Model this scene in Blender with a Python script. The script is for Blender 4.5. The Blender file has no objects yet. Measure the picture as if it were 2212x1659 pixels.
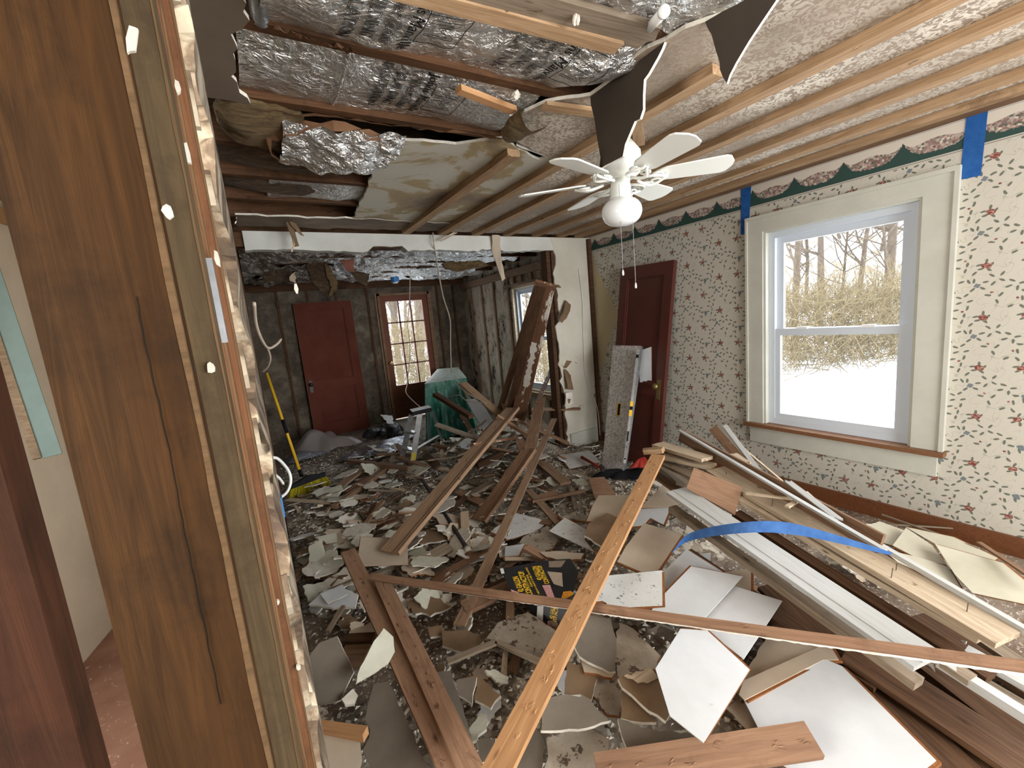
import bpy, math, random
import numpy as np
from mathutils import Vector, Matrix

rnd = random.Random(7)
SC = bpy.context.scene
COL = SC.collection
V = Vector

# ------------------------------------------------------------------ camera, world, light, exposure
FPX, YAW, PITCH, ROLL = 919.365, .530057, .150228, -.0923240
CX, CY, CAMZ = 1106.0, 829.5, 1.5
FW = V((math.sin(YAW)*math.cos(PITCH), math.cos(YAW)*math.cos(PITCH), -math.sin(PITCH)))
_r0 = V((math.cos(YAW), -math.sin(YAW), 0)); _u0 = _r0.cross(FW)
RT = _r0*math.cos(ROLL) + _u0*math.sin(ROLL)
UP = -_r0*math.sin(ROLL) + _u0*math.cos(ROLL)
CAM = V((0, 0, CAMZ))
cam_d = bpy.data.cameras.new('camera'); cam = bpy.data.objects.new('camera', cam_d); COL.objects.link(cam)
cam_d.sensor_fit = 'HORIZONTAL'; cam_d.sensor_width = 36.0; cam_d.lens = FPX*36.0/2212.0
cam_d.clip_start = .02; cam_d.clip_end = 300
cam.matrix_world = Matrix(((RT.x, UP.x, -FW.x, 0), (RT.y, UP.y, -FW.y, 0), (RT.z, UP.z, -FW.z, CAMZ), (0, 0, 0, 1)))
SC.camera = cam
SC.view_settings.view_transform = 'Standard'; SC.view_settings.look = 'None'
SC.view_settings.gamma = 1.0; SC.view_settings.use_curve_mapping = False
SC.view_settings.exposure = 0.7
SC.cycles.use_denoising = True
SC.cycles.max_bounces = 7; SC.cycles.diffuse_bounces = 6; SC.cycles.glossy_bounces = 3
SC.cycles.transparent_max_bounces = 12
SC.cycles.sample_clamp_indirect = 6.0
SC.cycles.use_adaptive_sampling = True

w = bpy.data.worlds.new('overcast_sky'); SC.world = w; w.use_nodes = True
bg = w.node_tree.nodes['Background']; bg.inputs[0].default_value = (.93, .96, 1.0, 1); bg.inputs[1].default_value = 5.2

def area(name, loc, rot, sx, sy, power, col=(1, 1, 1), portal=False):
    l = bpy.data.lights.new(name, 'AREA'); l.shape = 'RECTANGLE'; l.size = sx; l.size_y = sy
    l.energy = power; l.color = col
    o = bpy.data.objects.new(name, l); COL.objects.link(o); o.location = loc; o.rotation_euler = rot
    if portal: l.cycles.is_portal = True
    return o
R90 = math.pi/2
area('window_portal', (3.42, 1.37, 1.25), (0, R90, 0), 1.6, 1.2, 1, portal=True)
area('window_portal', (3.42, 4.95, 1.2), (0, R90, 0), 1.6, 1.1, 1, portal=True)
area('door_portal', (2.22, 7.2, 1.3), (-R90, 0, 0), .8, 1.4, 1, portal=True)
# added fill lamps out of view, standing in for assumed windows
area('rear_right_fill', (3.27, -.95, 1.3), (0, R90, 0), 1.5, 1.2, 58, (.95, .97, 1))  # added fill from the right rear; the wall has no opening here
area('rear_wall_fill', (1.9, -2.4, 1.4), (R90, 0, 0), 2.0, 1.5, 80, (.96, .98, 1))  # added fill from behind, aimed toward the far room
area('side_room_fill', (-1.5, .4, 1.5), (0, -R90, 0), 1.2, 1.0, 85, (1, .97, .92))  # added lamp that brightens the side room's white wall, no window modelled

# ------------------------------------------------------------------ helpers
def ray(px, py): return FW*FPX + RT*(px-CX) - UP*(py-CY)
def A(px, py, z=None, y=None, x=None, d=None):
    """the point of the place seen at a pixel of the photograph, at a known height, depth or wall"""
    r = ray(px, py)
    if z is not None: t = (z-CAMZ)/r.z
    elif y is not None: t = y/r.y
    elif x is not None: t = x/r.x
    else: t = d/r.dot(FW)
    return CAM + r*t
def hexc(h):
    h = h.lstrip('#'); c = [int(h[i:i+2], 16)/255 for i in (0, 2, 4)]
    return tuple([x/12.92 if x <= .04045 else ((x+.055)/1.055)**2.4 for x in c]) + (1,)

def tag(o, label, cat, group=None, kind=None):
    if label: o['label'] = label
    if cat: o['category'] = cat
    if group: o['group'] = group
    if kind: o['kind'] = kind
    return o
def thing(name, label, cat, loc=(0, 0, 0), group=None, rot=None):
    o = bpy.data.objects.new(name, None); COL.objects.link(o); o.location = loc
    if rot: o.rotation_euler = rot
    o.empty_display_size = .05
    return tag(o, label, cat, group)

class MB:
    def __init__(s): s.v = []; s.f = []; s.m = []
    def add(s, vs, fs, m=0):
        n = len(s.v); s.v += [tuple(p) for p in vs]
        s.f += [tuple(n+i for i in f) for f in fs]
        s.m += [m]*len(fs) if isinstance(m, int) else list(m)
        return s
    def box(s, a, b, m=0):
        x0, y0, z0 = a; x1, y1, z1 = b
        return s.add([(x0,y0,z0),(x1,y0,z0),(x1,y1,z0),(x0,y1,z0),(x0,y0,z1),(x1,y0,z1),(x1,y1,z1),(x0,y1,z1)],
                     [(0,3,2,1),(4,5,6,7),(0,1,5,4),(1,2,6,5),(2,3,7,6),(3,0,4,7)], m)
    def bar(s, p, q, w_, t, up=(0, 0, 1), m=0):
        p = V(p); q = V(q); X = (q-p).normalized(); Y = V(up).cross(X)
        if Y.length < 1e-4: Y = V((1, 0, 0)).cross(X)
        Y.normalize(); Z = X.cross(Y)
        c = [(-1,-1),(1,-1),(1,1),(-1,1)]
        vs = [e + Y*(a*w_/2) + Z*(b*t/2) for e in (p, q) for a, b in c]
        return s.add(vs, [(0,3,2,1),(4,5,6,7),(0,1,5,4),(1,2,6,5),(2,3,7,6),(3,0,4,7)], m)
    def tube(s, pts, r, n=8, m=0, cap=True):
        pts = [V(p) for p in pts]; k = len(pts); vs = []; fs = []
        rs = r if hasattr(r, '__len__') else [r]*k
        T0 = (pts[1]-pts[0]).normalized()
        N = T0.cross(V((0, 0, 1)))
        if N.length < .1: N = T0.cross(V((1, 0, 0)))
        N.normalize()
        for i, p in enumerate(pts):
            T = (pts[min(i+1, k-1)] - pts[max(i-1, 0)]).normalized()
            N = (N - T*N.dot(T)).normalized(); B = T.cross(N)
            vs += [p + (N*math.cos(a) + B*math.sin(a))*rs[i] for a in [2*math.pi*j/n for j in range(n)]]
        for i in range(k-1):
            for j in range(n):
                a, b = i*n+j, i*n+(j+1) % n
                fs.append((a, b, b+n, a+n))
        if cap: fs.append(tuple(range(n-1, -1, -1))); fs.append(tuple((k-1)*n+j for j in range(n)))
        return s.add(vs, fs, m)
    def lathe(s, prof, c=(0, 0, 0), n=24, m=0):
        vs = []; fs = []; k = len(prof)
        for r, z in prof:
            vs += [(c[0]+r*math.cos(2*math.pi*j/n), c[1]+r*math.sin(2*math.pi*j/n), c[2]+z) for j in range(n)]
        for i in range(k-1):
            for j in range(n):
                a, b = i*n+j, i*n+(j+1) % n
                fs.append((a, b, b+n, a+n))
        fs.append(tuple(range(n-1, -1, -1))); fs.append(tuple((k-1)*n+j for j in range(n)))
        return s.add(vs, fs, m)
    def grid(s, fn, nu, nv, m=0):
        vs = [fn(i/nu, j/nv) for j in range(nv+1) for i in range(nu+1)]
        fs = [(j*(nu+1)+i, j*(nu+1)+i+1, (j+1)*(nu+1)+i+1, (j+1)*(nu+1)+i) for j in range(nv) for i in range(nu)]
        return s.add(vs, fs, m)
    def build(s, name, mats, parent=None, origin=None, smooth=False, mat4=None, loc=None):
        me = bpy.data.meshes.new(name)
        vs = s.v
        if origin is not None:
            ox, oy, oz = origin; vs = [(a-ox, b-oy, c-oz) for a, b, c in vs]
        me.from_pydata(vs, [], s.f); me.update()
        if not isinstance(mats, (list, tuple)): mats = [mats]
        for m in mats: me.materials.append(m)
        if any(s.m): me.polygons.foreach_set('material_index', s.m)
        if smooth: me.polygons.foreach_set('use_smooth', [True]*len(me.polygons))
        o = bpy.data.objects.new(name, me); COL.objects.link(o)
        if parent is not None: o.parent = parent
        elif origin is not None: o.location = origin
        if loc is not None: o.location = loc
        if mat4 is not None: o.matrix_world = mat4
        return o
def struct(name, mb, mats, smooth=False, parent=None):
    o = mb.build(name, mats, smooth=smooth, parent=parent)
    if parent is None: o['kind'] = 'structure'
    return o

# ------------------------------------------------------------------ materials
class NT:
    def __init__(s, name):
        s.m = bpy.data.materials.new(name); s.m.use_nodes = True; s.t = s.m.node_tree; s.n = s.t.nodes; s.l = s.t.links
        s.b = s.n['Principled BSDF']
        s.tc = s.n.new('ShaderNodeTexCoord'); s.obj = s.tc.outputs['Object']
    def set(s, sock, val):
        if hasattr(val, 'is_output') or hasattr(val, 'links'): s.l.new(val, sock)
        elif isinstance(val, (tuple, list)):
            sock.default_value = tuple(val)[:len(sock.default_value)]
        else: sock.default_value = val
    def node(s, typ, ins=None, **kw):
        n = s.n.new('ShaderNode'+typ)
        for k, v in kw.items(): setattr(n, k, v)
        for k, v in (ins or {}).items(): s.set(n.inputs[k], v)
        return n
    def noise(s, vec, scale, detail=4, rough=.6, dist=0):
        return s.node('TexNoise', {'Vector': vec, 'Scale': scale, 'Detail': detail, 'Roughness': rough, 'Distortion': dist}).outputs[0]
    def vor(s, vec, scale, feature='F1', out='Distance'):
        return s.node('TexVoronoi', {'Vector': vec, 'Scale': scale}, feature=feature).outputs[out]
    def ramp(s, f, stops):
        r = s.node('ValToRGB', {0: f}); e = r.color_ramp.elements
        while len(e) < len(stops): e.new(.5)
        for i, (p, c) in enumerate(stops):
            e[i].position = p; e[i].color = c if isinstance(c, tuple) else (c, c, c, 1)
        return r.outputs[0]
    def mix(s, f, a, b, mode='MIX'):
        n = s.node('Mix', data_type='RGBA', blend_type=mode)
        s.set(n.inputs[0], f); s.set(n.inputs[6], a); s.set(n.inputs[7], b); return n.outputs[2]
    def math(s, op, a, b=0, clamp=False):
        n = s.node('Math', operation=op, use_clamp=clamp); s.set(n.inputs[0], a); s.set(n.inputs[1], b); return n.outputs[0]
    def map(s, vec, scale=(1, 1, 1), loc=(0, 0, 0), rot=(0, 0, 0), typ='POINT'):
        return s.node('Mapping', {'Vector': vec, 'Scale': scale, 'Location': loc, 'Rotation': rot}, vector_type=typ).outputs[0]
    def rand(s): return s.node('ObjectInfo').outputs['Random']
    def shift(s, vec):
        r = s.rand(); c = s.node('CombineXYZ', {0: s.math('MULTIPLY', r, 37.0), 1: s.math('MULTIPLY', r, 91.0), 2: s.math('MULTIPLY', r, 53.0)}).outputs[0]
        return s.node('VectorMath', {0: vec, 1: c}, operation='ADD').outputs[0]
    def done(s, col=None, rough=.8, metal=0, bump=None, bstr=.3, bdist=.01, spec=None):
        if col is not None: s.set(s.b.inputs['Base Color'], col)
        s.set(s.b.inputs['Roughness'], rough); s.set(s.b.inputs['Metallic'], metal)
        if spec is not None: s.b.inputs['Specular IOR Level'].default_value = spec
        if bump is not None:
            bn = s.node('Bump', {'Height': bump, 'Strength': bstr, 'Distance': bdist}); s.l.new(bn.outputs[0], s.b.inputs['Normal'])
        return s.m

def wood(name, c1, c2, dirt=None, dirt_amt=.45, rough=.75, gs=1.0, paint=None, paint_amt=.5, vary=.25):
    n = NT(name); v = n.shift(n.obj)
    g = n.noise(n.map(v, (1.6*gs, 26*gs, 26*gs)), 2.2, 5, .65, 1.2)
    col = n.ramp(g, [(.3, hexc(c1)), (.68, hexc(c2))])
    fine = n.noise(n.map(v, (3, 150, 150)), 2, 2)
    col = n.mix(n.math('MULTIPLY', fine, .4), col, n.mix(1.0, col, (.50, .42, .33, 1), 'MULTIPLY'))
    # knots and pry marks
    k = n.vor(n.map(v, (3.2, 9, 9)), 1.3)
    col = n.mix(n.ramp(k, [(.03, .8), (.1, 0.)]), col, hexc('2a1a10'))
    if dirt:
        d = n.noise(v, 5.5, 6, .72)
        col = n.mix(n.ramp(d, [(dirt_amt, 0.), (dirt_amt+.2, .85)]), col, hexc(dirt))
    if paint:
        d = n.noise(n.map(v, (1.5, 6, 6)), 1.5, 6, .75)
        col = n.mix(n.ramp(d, [(paint_amt, 0.), (paint_amt+.03, 1.)]), col, hexc(paint))
    r = n.rand(); f = n.math('ADD', n.math('MULTIPLY', r, vary), 1-vary*.5)
    hs = n.node('HueSaturation', {'Value': f, 'Color': col}).outputs[0]
    return n.done(hs, rough, bump=g, bstr=.25, bdist=.004, spec=.5 if rough < .6 else .12)

def plain(name, c, rough=.6, c2=None, scale=8, metal=0, bump=0, spots=None, spot_amt=.62, vary=0, spot_scale=24):
    n = NT(name); v = n.shift(n.obj); col = hexc(c)
    if c2: col = n.mix(n.ramp(n.noise(v, scale, 5, .65), [(.35, 0.), (.7, 1.)]), hexc(c), hexc(c2))
    if spots:
        s_ = n.noise(v, spot_scale, 4, .75)
        col = n.mix(n.ramp(s_, [(spot_amt, 0.), (spot_amt+.05, .9)]), col, hexc(spots))
    if vary:
        f = n.math('ADD', n.math('MULTIPLY', n.rand(), vary), 1-vary*.5)
        col = n.node('HueSaturation', {'Value': f, 'Color': col}).outputs[0]
    sp_ = .5 if (rough < .5 or metal) else .15
    if bump: return n.done(col, rough, metal, bump=n.noise(v, scale*3, 5, .7), bstr=bump, bdist=.006, spec=sp_)
    return n.done(col, rough, metal, spec=sp_)

M = {}
M['studr'] = wood('reddish_stud_wood', '#2e1c11', '#43281a', dirt='#24160d', dirt_amt=.5, vary=0)
M['cream'] = plain('cream_tile_face', '#bfb9a6', .75, '#aea893', 4)
M['worn'] = wood('worn_wood_edge', '#57452f', '#725a40', vary=0)
M['orange'] = wood('batten_wood', '#a1764f', '#c0966c', dirt='#826043', dirt_amt=.62)
M['batten'] = wood('ceiling_batten_wood', '#8d7052', '#b99b7a', dirt='#6b523c', dirt_amt=.58, vary=.15)
M['mauve'] = wood('worn_painted_wood', '#7d604c', '#9d7c63', dirt='#664b3a', dirt_amt=.55, vary=.12)
M['taupe'] = wood('dusty_taupe_wood', '#7d6450', '#a5896f', dirt='#b5a797', dirt_amt=.60, vary=.12)
M['brown'] = wood('brown_stained_wood', '#6b5240', '#8f725a', dirt='#a3968a', dirt_amt=.62)
M['dark'] = wood('dark_old_wood', '#3c2a1e', '#5f4632', dirt='#8a7866', dirt_amt=.66)
M['joist'] = wood('joist_wood', '#443021', '#674831', dirt='#302117', dirt_amt=.5, vary=.1)
M['post'] = wood('post_wood', '#301f0f', '#4a3118', dirt='#24180c', dirt_amt=.5, vary=0)
M['post2'] = wood('post_side_wood', '#4a3d2c', '#605038', dirt='#3a2f22', dirt_amt=.5, vary=0)
M['lath'] = wood('lath_wood', '#5d3d28', '#7a5338', dirt='#48301f', dirt_amt=.5, vary=0)
M['light'] = wood('bare_light_wood', '#a8937a', '#cfbfa6', dirt='#876e56', dirt_amt=.6)
M['greyw'] = wood('grey_weathered_wood', '#6f6252', '#978876', dirt='#4a4037', dirt_amt=.55)
M['paintw'] = wood('white_painted_trim', '#a9aaa7', '#b9bab7', dirt='#86837b', dirt_amt=.66, rough=.45, vary=.05)
M['peel'] = wood('peeling_painted_wood', '#5d4232', '#7a5a44', paint='#cfc8ba', paint_amt=.55)
M['stain'] = wood('baseboard_stain', '#5e361c', '#7a4a28', dirt='#4a2a18', dirt_amt=.6, rough=.5, vary=0)
M['tilew'] = plain('ceiling_tile_white', '#cfd1d2', .7, '#c0c2c2', 3, vary=.08, spots='#8b8c8c', spot_amt=.70, spot_scale=20)
M['tiles'] = plain('ceiling_tile_speckled', '#cecfcc', .75, '#bdbcb6', 4, spots='#55504a', spot_amt=.60, vary=.08, spot_scale=38)
M['tileb'] = plain('ceiling_tile_beige', '#b7a894', .8, '#a69683', 3, spots='#7d6c5b', spot_amt=.72, vary=.1)
M['tiled'] = plain('ceiling_tile_stained', '#b4aa9a', .85, '#8a7d6d', 6, spots='#4a3c30', spot_amt=.57, vary=.15, spot_scale=16)
M['fibre'] = plain('fibreboard_edge', '#8a5a35', .9, '#6f4526', 30, bump=.5)
M['gyp'] = plain('gypsum_core', '#d8d3c6', .95, '#b9b0a0', 20, bump=.4)
M['paper'] = plain('drywall_grey_paper', '#6f665a', .85, '#5d554b', 5, spots='#b8b0a2', spot_amt=.72, vary=.2)
M['paperb'] = plain('drywall_brown_paper', '#7d6750', .85, '#68553f', 5, vary=.2)
M['paperd'] = plain('drywall_dark_paper', '#3f372e', .85, '#37302a', 5, vary=.05)
M['plast'] = plain('plaster_white', '#dbd6ca', .9, '#c3bcac', 9, bump=.3, vary=.2)
M['plastg'] = plain('plaster_green_white', '#c0bfae', .8, '#adab99', 5, vary=.1)
M['trim'] = plain('window_trim_paint', '#bbbaaf', .5, '#b2b1a5', 6)
M['vinyl'] = plain('white_vinyl_sash', '#c2c9d0', .35)
M['sill'] = wood('brown_sill_paint', '#6a4528', '#7d5534', rough=.5, vary=0)
M['fanw'] = plain('white_fan_enamel', '#e4e6de', .35)
M['alum'] = plain('brushed_aluminium', '#b9bcbe', .35, '#9a9da0', 20, metal=.85)
M['black'] = plain('black_plastic', '#121215', .6)
M['blackm'] = plain('black_iron', '#201f20', .45, '#3a3634', 12, metal=.4)
M['yellow'] = plain('yellow_plastic', '#e0b021', .45)
M['bristle'] = plain('yellow_bristles', '#b7a822', .7, '#8c8018', 60)
M['red'] = plain('red_grip', '#8c2a20', .5)
M['brass'] = plain('aged_brass', '#8d7a4e', .4, metal=.8)
M['white'] = plain('white_plastic', '#dcdcd8', .4)
M['cable'] = plain('pale_cable_jacket', '#b8aa98', .6)
M['maroon'] = plain('maroon_door_paint', '#4a231b', .42, '#54291f', 3, spots='#8a6a5c', spot_amt=.8)
M['maroon2'] = plain('dusty_maroon_door_paint', '#5a2a1d', .75, '#67382a', 3, spots='#9a8076', spot_amt=.78)
M['doorp'] = plain('russet_door_paint', '#6b3d2b', .5, '#7a4a36', 4)
M['tape'] = plain('blue_painter_tape', '#20508c', .7, '#2b5c9a', 30)
M['tapel'] = plain('blue_painter_tape_light', '#3a6099', .7, '#4a73ab', 20)
M['blue'] = plain('blue_box_plastic', '#2c6ea8', .45)
M['kraft'] = plain('kraft_facing', '#7a5a40', .8, '#5f4430', 8)
M['pinkish'] = plain('reddish_paper', '#8a5a4c', .8, '#6d4436', 8)
M['snowcap'] = plain('snow', '#f2f5fa', .9)
M['bark'] = plain('bark', '#5c5146', .9, '#483f36', 12, vary=.3)
M['twig'] = plain('dry_twigs', '#75684f', .9, '#5c503e', 6)
M['sidewall'] = plain('side_room_sheet', '#cfcbc2', .9, '#bdb8ae', 2)
M['peach'] = plain('side_room_ceiling', '#a78a66', .9, '#97795a', 3)
M['skyblue'] = plain('pale_blue_paint', '#73898a', .7, '#6a7f80', 8)
M['ladtop'] = plain('ladder_top_plastic', '#d4d6d6', .5, '#b8b8b6', 20)
M['label'] = plain('yellow_sticker', '#c8b83c', .5, '#a89a30', 60)
M['orangepic'] = plain('printed_orange', '#c87820', .4, '#e8b030', 30)
M['pinklabel'] = plain('pale_pink_label', '#d8b0ae', .5, '#c07874', 90)
M['glossblack'] = plain('glossy_black_card', '#1c1e20', .28, '#2c2d2e', 10)
M['inkyellow'] = plain('yellow_ink', '#d8b028', .45)
M['inkblack'] = plain('black_ink', '#15130f', .5)
M['nail'] = plain('nail_steel', '#5a5048', .4, metal=.7)

def m_foil(name, col='#d6d4d0', rough=.22):
    n = NT(name); v = n.obj
    b = n.math('ADD', n.noise(v, 26, 3, .6, 2.0), n.math('MULTIPLY', n.vor(v, 17, 'DISTANCE_TO_EDGE'), .9))
    return n.done(hexc(col), n.ramp(n.noise(v, 4, 3), [(.3, rough), (.75, rough+.18)]), .88, bump=b, bstr=.85, bdist=.025)
M['foil'] = m_foil('crinkled_foil_facing')
M['foilb'] = m_foil('grimy_foil_facing', '#a0968c', .28)
n = NT('silver_plastic_film'); M['film'] = n.done(hexc('#8d9098'), .22, .7, bump=n.noise(n.obj, 22, 3, .6, 1.5), bstr=.6, bdist=.02)
n = NT('black_bag_film'); M['bag'] = n.done(hexc('#121216'), .25, 0, bump=n.noise(n.obj, 18, 4, .6, 1.5), bstr=.8, bdist=.03)
n = NT('green_tarp_weave'); v = n.obj
M['tarp'] = n.done(n.ramp(n.noise(v, 5, 5, .6), [(.35, hexc('#17483c')), (.7, hexc('#2f7560'))]), .38, 0, bump=n.noise(v, 11, 4, .6, 1), bstr=.6, bdist=.03)
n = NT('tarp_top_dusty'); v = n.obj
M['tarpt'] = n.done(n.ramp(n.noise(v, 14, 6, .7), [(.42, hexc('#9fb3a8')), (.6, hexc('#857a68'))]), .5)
n = NT('clear_sheeting'); v = n.obj
M['plastic'] = n.done(hexc('#a79c98'), .3); n.b.inputs['Alpha'].default_value = .55

n = NT('yellow_insulation'); v = n.obj
b = n.noise(n.map(v, (2.5, 9, 9)), 3, 8, .75, 1.2)
M['insul'] = n.done(n.ramp(b, [(.3, hexc('#46341f')), (.5, hexc('#7e6540')), (.72, hexc('#a48b5e'))]), .95, bump=b, bstr=1, bdist=.04)
n = NT('dirty_insulation'); v = n.obj
b = n.noise(n.map(v, (2.5, 6, 6)), 3, 8, .75, 1.2)
M['insuld'] = n.done(n.ramp(b, [(.3, hexc('#2c2018')), (.5, hexc('#55402c')), (.75, hexc('#8c7250'))]), .95, bump=b, bstr=1, bdist=.04)

# glass: thin clear pane
n = NT('window_glass')
tr = n.node('BsdfTransparent', {0: (.97, .99, 1, 1)}); gl = n.node('BsdfGlossy', {0: (1, 1, 1, 1), 'Roughness': .02})
mx = n.node('MixShader', {0: .05, 1: tr.outputs[0], 2: gl.outputs[0]})
n.l.new(mx.outputs[0], n.n['Material Output'].inputs[0]); M['glass'] = n.m
n = NT('opal_glass'); n.b.inputs['Coat Weight'].default_value = .6; M['globe'] = n.done(hexc('#e3e5e4'), .12)

# old floor: brown boards under dust and crumbs
n = NT('dusty_floor'); v = n.obj
d = n.noise(v, 3.2, 8, .72, .6); s_ = n.noise(v, 42, 4, .75)
base = n.ramp(n.noise(n.map(v, (1, 8, 1)), 2, 5), [(.3, hexc('#463427')), (.7, hexc('#6a5442'))])
c = n.mix(n.ramp(d, [(.4, 0.), (.68, .8)]), base, hexc('#9b8d7c'))
c = n.mix(n.ramp(s_, [(.56, 0.), (.62, 1.)]), c, hexc('#cfc6b6'))
M['floor'] = n.done(c, .85, bump=s_, bstr=.6, bdist=.01)
n = NT('side_floor'); v = n.obj
c = n.mix(n.ramp(n.noise(v, 30, 4, .8), [(.62, 0.), (.66, 1.)]), n.ramp(n.noise(v, 3, 6), [(.3, hexc('#6b4a3c')), (.7, hexc('#8a6a5a'))]), hexc('#b9a698'))
M['sidefloor'] = n.done(c, .8)
# rubble mass
n = NT('rubble_mix'); v = n.obj
wv = n.node('VectorMath', {0: v, 1: n.node('VectorMath', {0: n.node('TexNoise', {'Vector': v, 'Scale': 9.0, 'Detail': 5}).outputs['Color'], 1: (.09, .09, .09)}, operation='MULTIPLY').outputs[0]}, operation='ADD').outputs[0]
va = n.node('SeparateColor', {0: n.vor(wv, 15, 'F1', 'Color')}).outputs[0]; vb = n.node('SeparateColor', {0: n.vor(wv, 48, 'F1', 'Color')}).outputs[1]
c = n.ramp(va, [(.0, hexc('#55483c')), (.35, hexc('#7b6e5e')), (.6, hexc('#988c7b')), (.8, hexc('#bdb3a2')), (1., hexc('#6a5c4d'))])
c2 = n.ramp(vb, [(.0, hexc('#43372c')), (.5, hexc('#7d715f')), (.8, hexc('#cfc8b8')), (1., hexc('#64554a'))])
c = n.mix(n.ramp(n.noise(v, 5, 6, .7), [(.42, .0), (.56, 1.)]), c, c2)
c = n.mix(n.ramp(n.noise(v, 80, 3, .8), [(.62, 0.), (.68, .8)]), c, hexc('#c2b9a8'))
M['rubble'] = n.done(c, .92, bump=n.math('ADD', n.vor(wv, 15), n.math('MULTIPLY', vb, .3)), bstr=.45, bdist=.02)
# snow
n = NT('snow_cover'); M['snow'] = n.done(hexc('#eef2f8'), .9, bump=n.noise(n.obj, .8, 5), bstr=.3, bdist=.2)
n = NT('wooded_slope'); v = n.obj
c = n.mix(n.ramp(n.noise(n.map(v, (1, 1, .5)), 1.1, 8, .8), [(.42, 0.), (.6, 1.)]), hexc('#6b604f'), hexc('#c8ccd0'))
M['slope'] = n.done(c, .95)
n = NT('broken_left_wall'); v = n.obj
k_ = n.noise(v, 5, 6, .65, .2)
M['leftwall'] = n.done(n.ramp(k_, [(.38, hexc('#3f3023')), (.48, hexc('#5f4f3d')), (.56, hexc('#8b806d')), (.75, hexc('#a39a89'))]), .9, bump=k_, bstr=.4, bdist=.01)
# textured ceiling board: stomped pattern
n = NT('textured_ceiling_board'); v = n.obj
wv = n.noise(v, 34, 2, .5, 2.0)
pat = n.ramp(wv, [(.47, 0.), (.51, 1.)])
big = n.ramp(n.noise(v, 1.1, 3), [(.42, .12), (.62, .9)])
c = n.mix(n.math('MULTIPLY', pat, big), hexc('#8d7d6b'), hexc('#d4cbbb'))
M['texceil'] = n.done(c, .8, bump=wv, bstr=.3, bdist=.006)
n = NT('torn_ceiling_board'); v = n.obj
c = n.ramp(n.noise(v, 1.6, 7, .6, .4), [(.30, hexc('#5d4f41')), (.40, hexc('#8c7c66')), (.465, hexc('#a3906a')), (.49, hexc('#b9b4a4')), (.8, hexc('#c3c1b6'))])
M['tornceil'] = n.done(c, .85, bump=n.noise(v, 12, 5), bstr=.2, bdist=.01)
n = NT('sooty_ceiling_board'); v = n.obj
c = n.ramp(n.noise(v, 2.2, 6, .6, .5), [(.3, hexc('#4d4034')), (.6, hexc('#7b6b5a')), (.8, hexc('#9a8d7b'))])
M['sootceil'] = n.done(c, .85)
n = NT('near_ceiling_board'); v = n.obj
M['nearceil'] = n.done(n.ramp(n.noise(v, 3, 5), [(.3, hexc('#5f5144')), (.7, hexc('#6f6152'))]), .7)
# aged white plaster
n = NT('aged_plaster'); v = n.obj
c = n.ramp(n.noise(v, 1.5, 6, .6), [(.35, hexc('#b9b3a2')), (.65, hexc('#cfcabb'))])
t_ = n.noise(n.map(v, (1, 1, .8), (3, 1, 7)), 2.1, 4, .5, .3)
c = n.mix(n.ramp(t_, [(.64, 0.), (.65, 1.)]), c, hexc('#8a7458'))
c = n.mix(n.ramp(n.noise(v, 40, 3, .8), [(.70, 0.), (.73, .8)]), c, hexc('#4d4338'))
M['aged'] = n.done(c, .85)
n = NT('header_plaster'); v = n.obj
c = n.ramp(n.noise(v, 3, 6, .6), [(.3, hexc('#b4b3aa')), (.7, hexc('#cecdc4'))])
M['header'] = n.done(c, .8)
# mouldy back wall
n = NT('mouldy_back_wall'); v = n.obj
c = n.ramp(n.noise(v, 3.5, 8, .75), [(.3, hexc('#2c241d')), (.5, hexc('#5c5042')), (.72, hexc('#857a68'))])
M['mould'] = n.done(c, .95, bump=n.noise(v, 14, 6, .75), bstr=.7, bdist=.02)
n = NT('mould_streaked_wall'); v = n.obj
k = n.noise(n.map(v, (1, 2.0, 1.1)), 2.6, 9, .8, .3)
c = n.ramp(k, [(.405, hexc('#241b16')), (.45, hexc('#9a8a76')), (.55, hexc('#c0b19d')), (.8, hexc('#cdbda8'))])
M['mould2'] = n.done(c, .95, bump=k, bstr=.5, bdist=.02)

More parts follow.
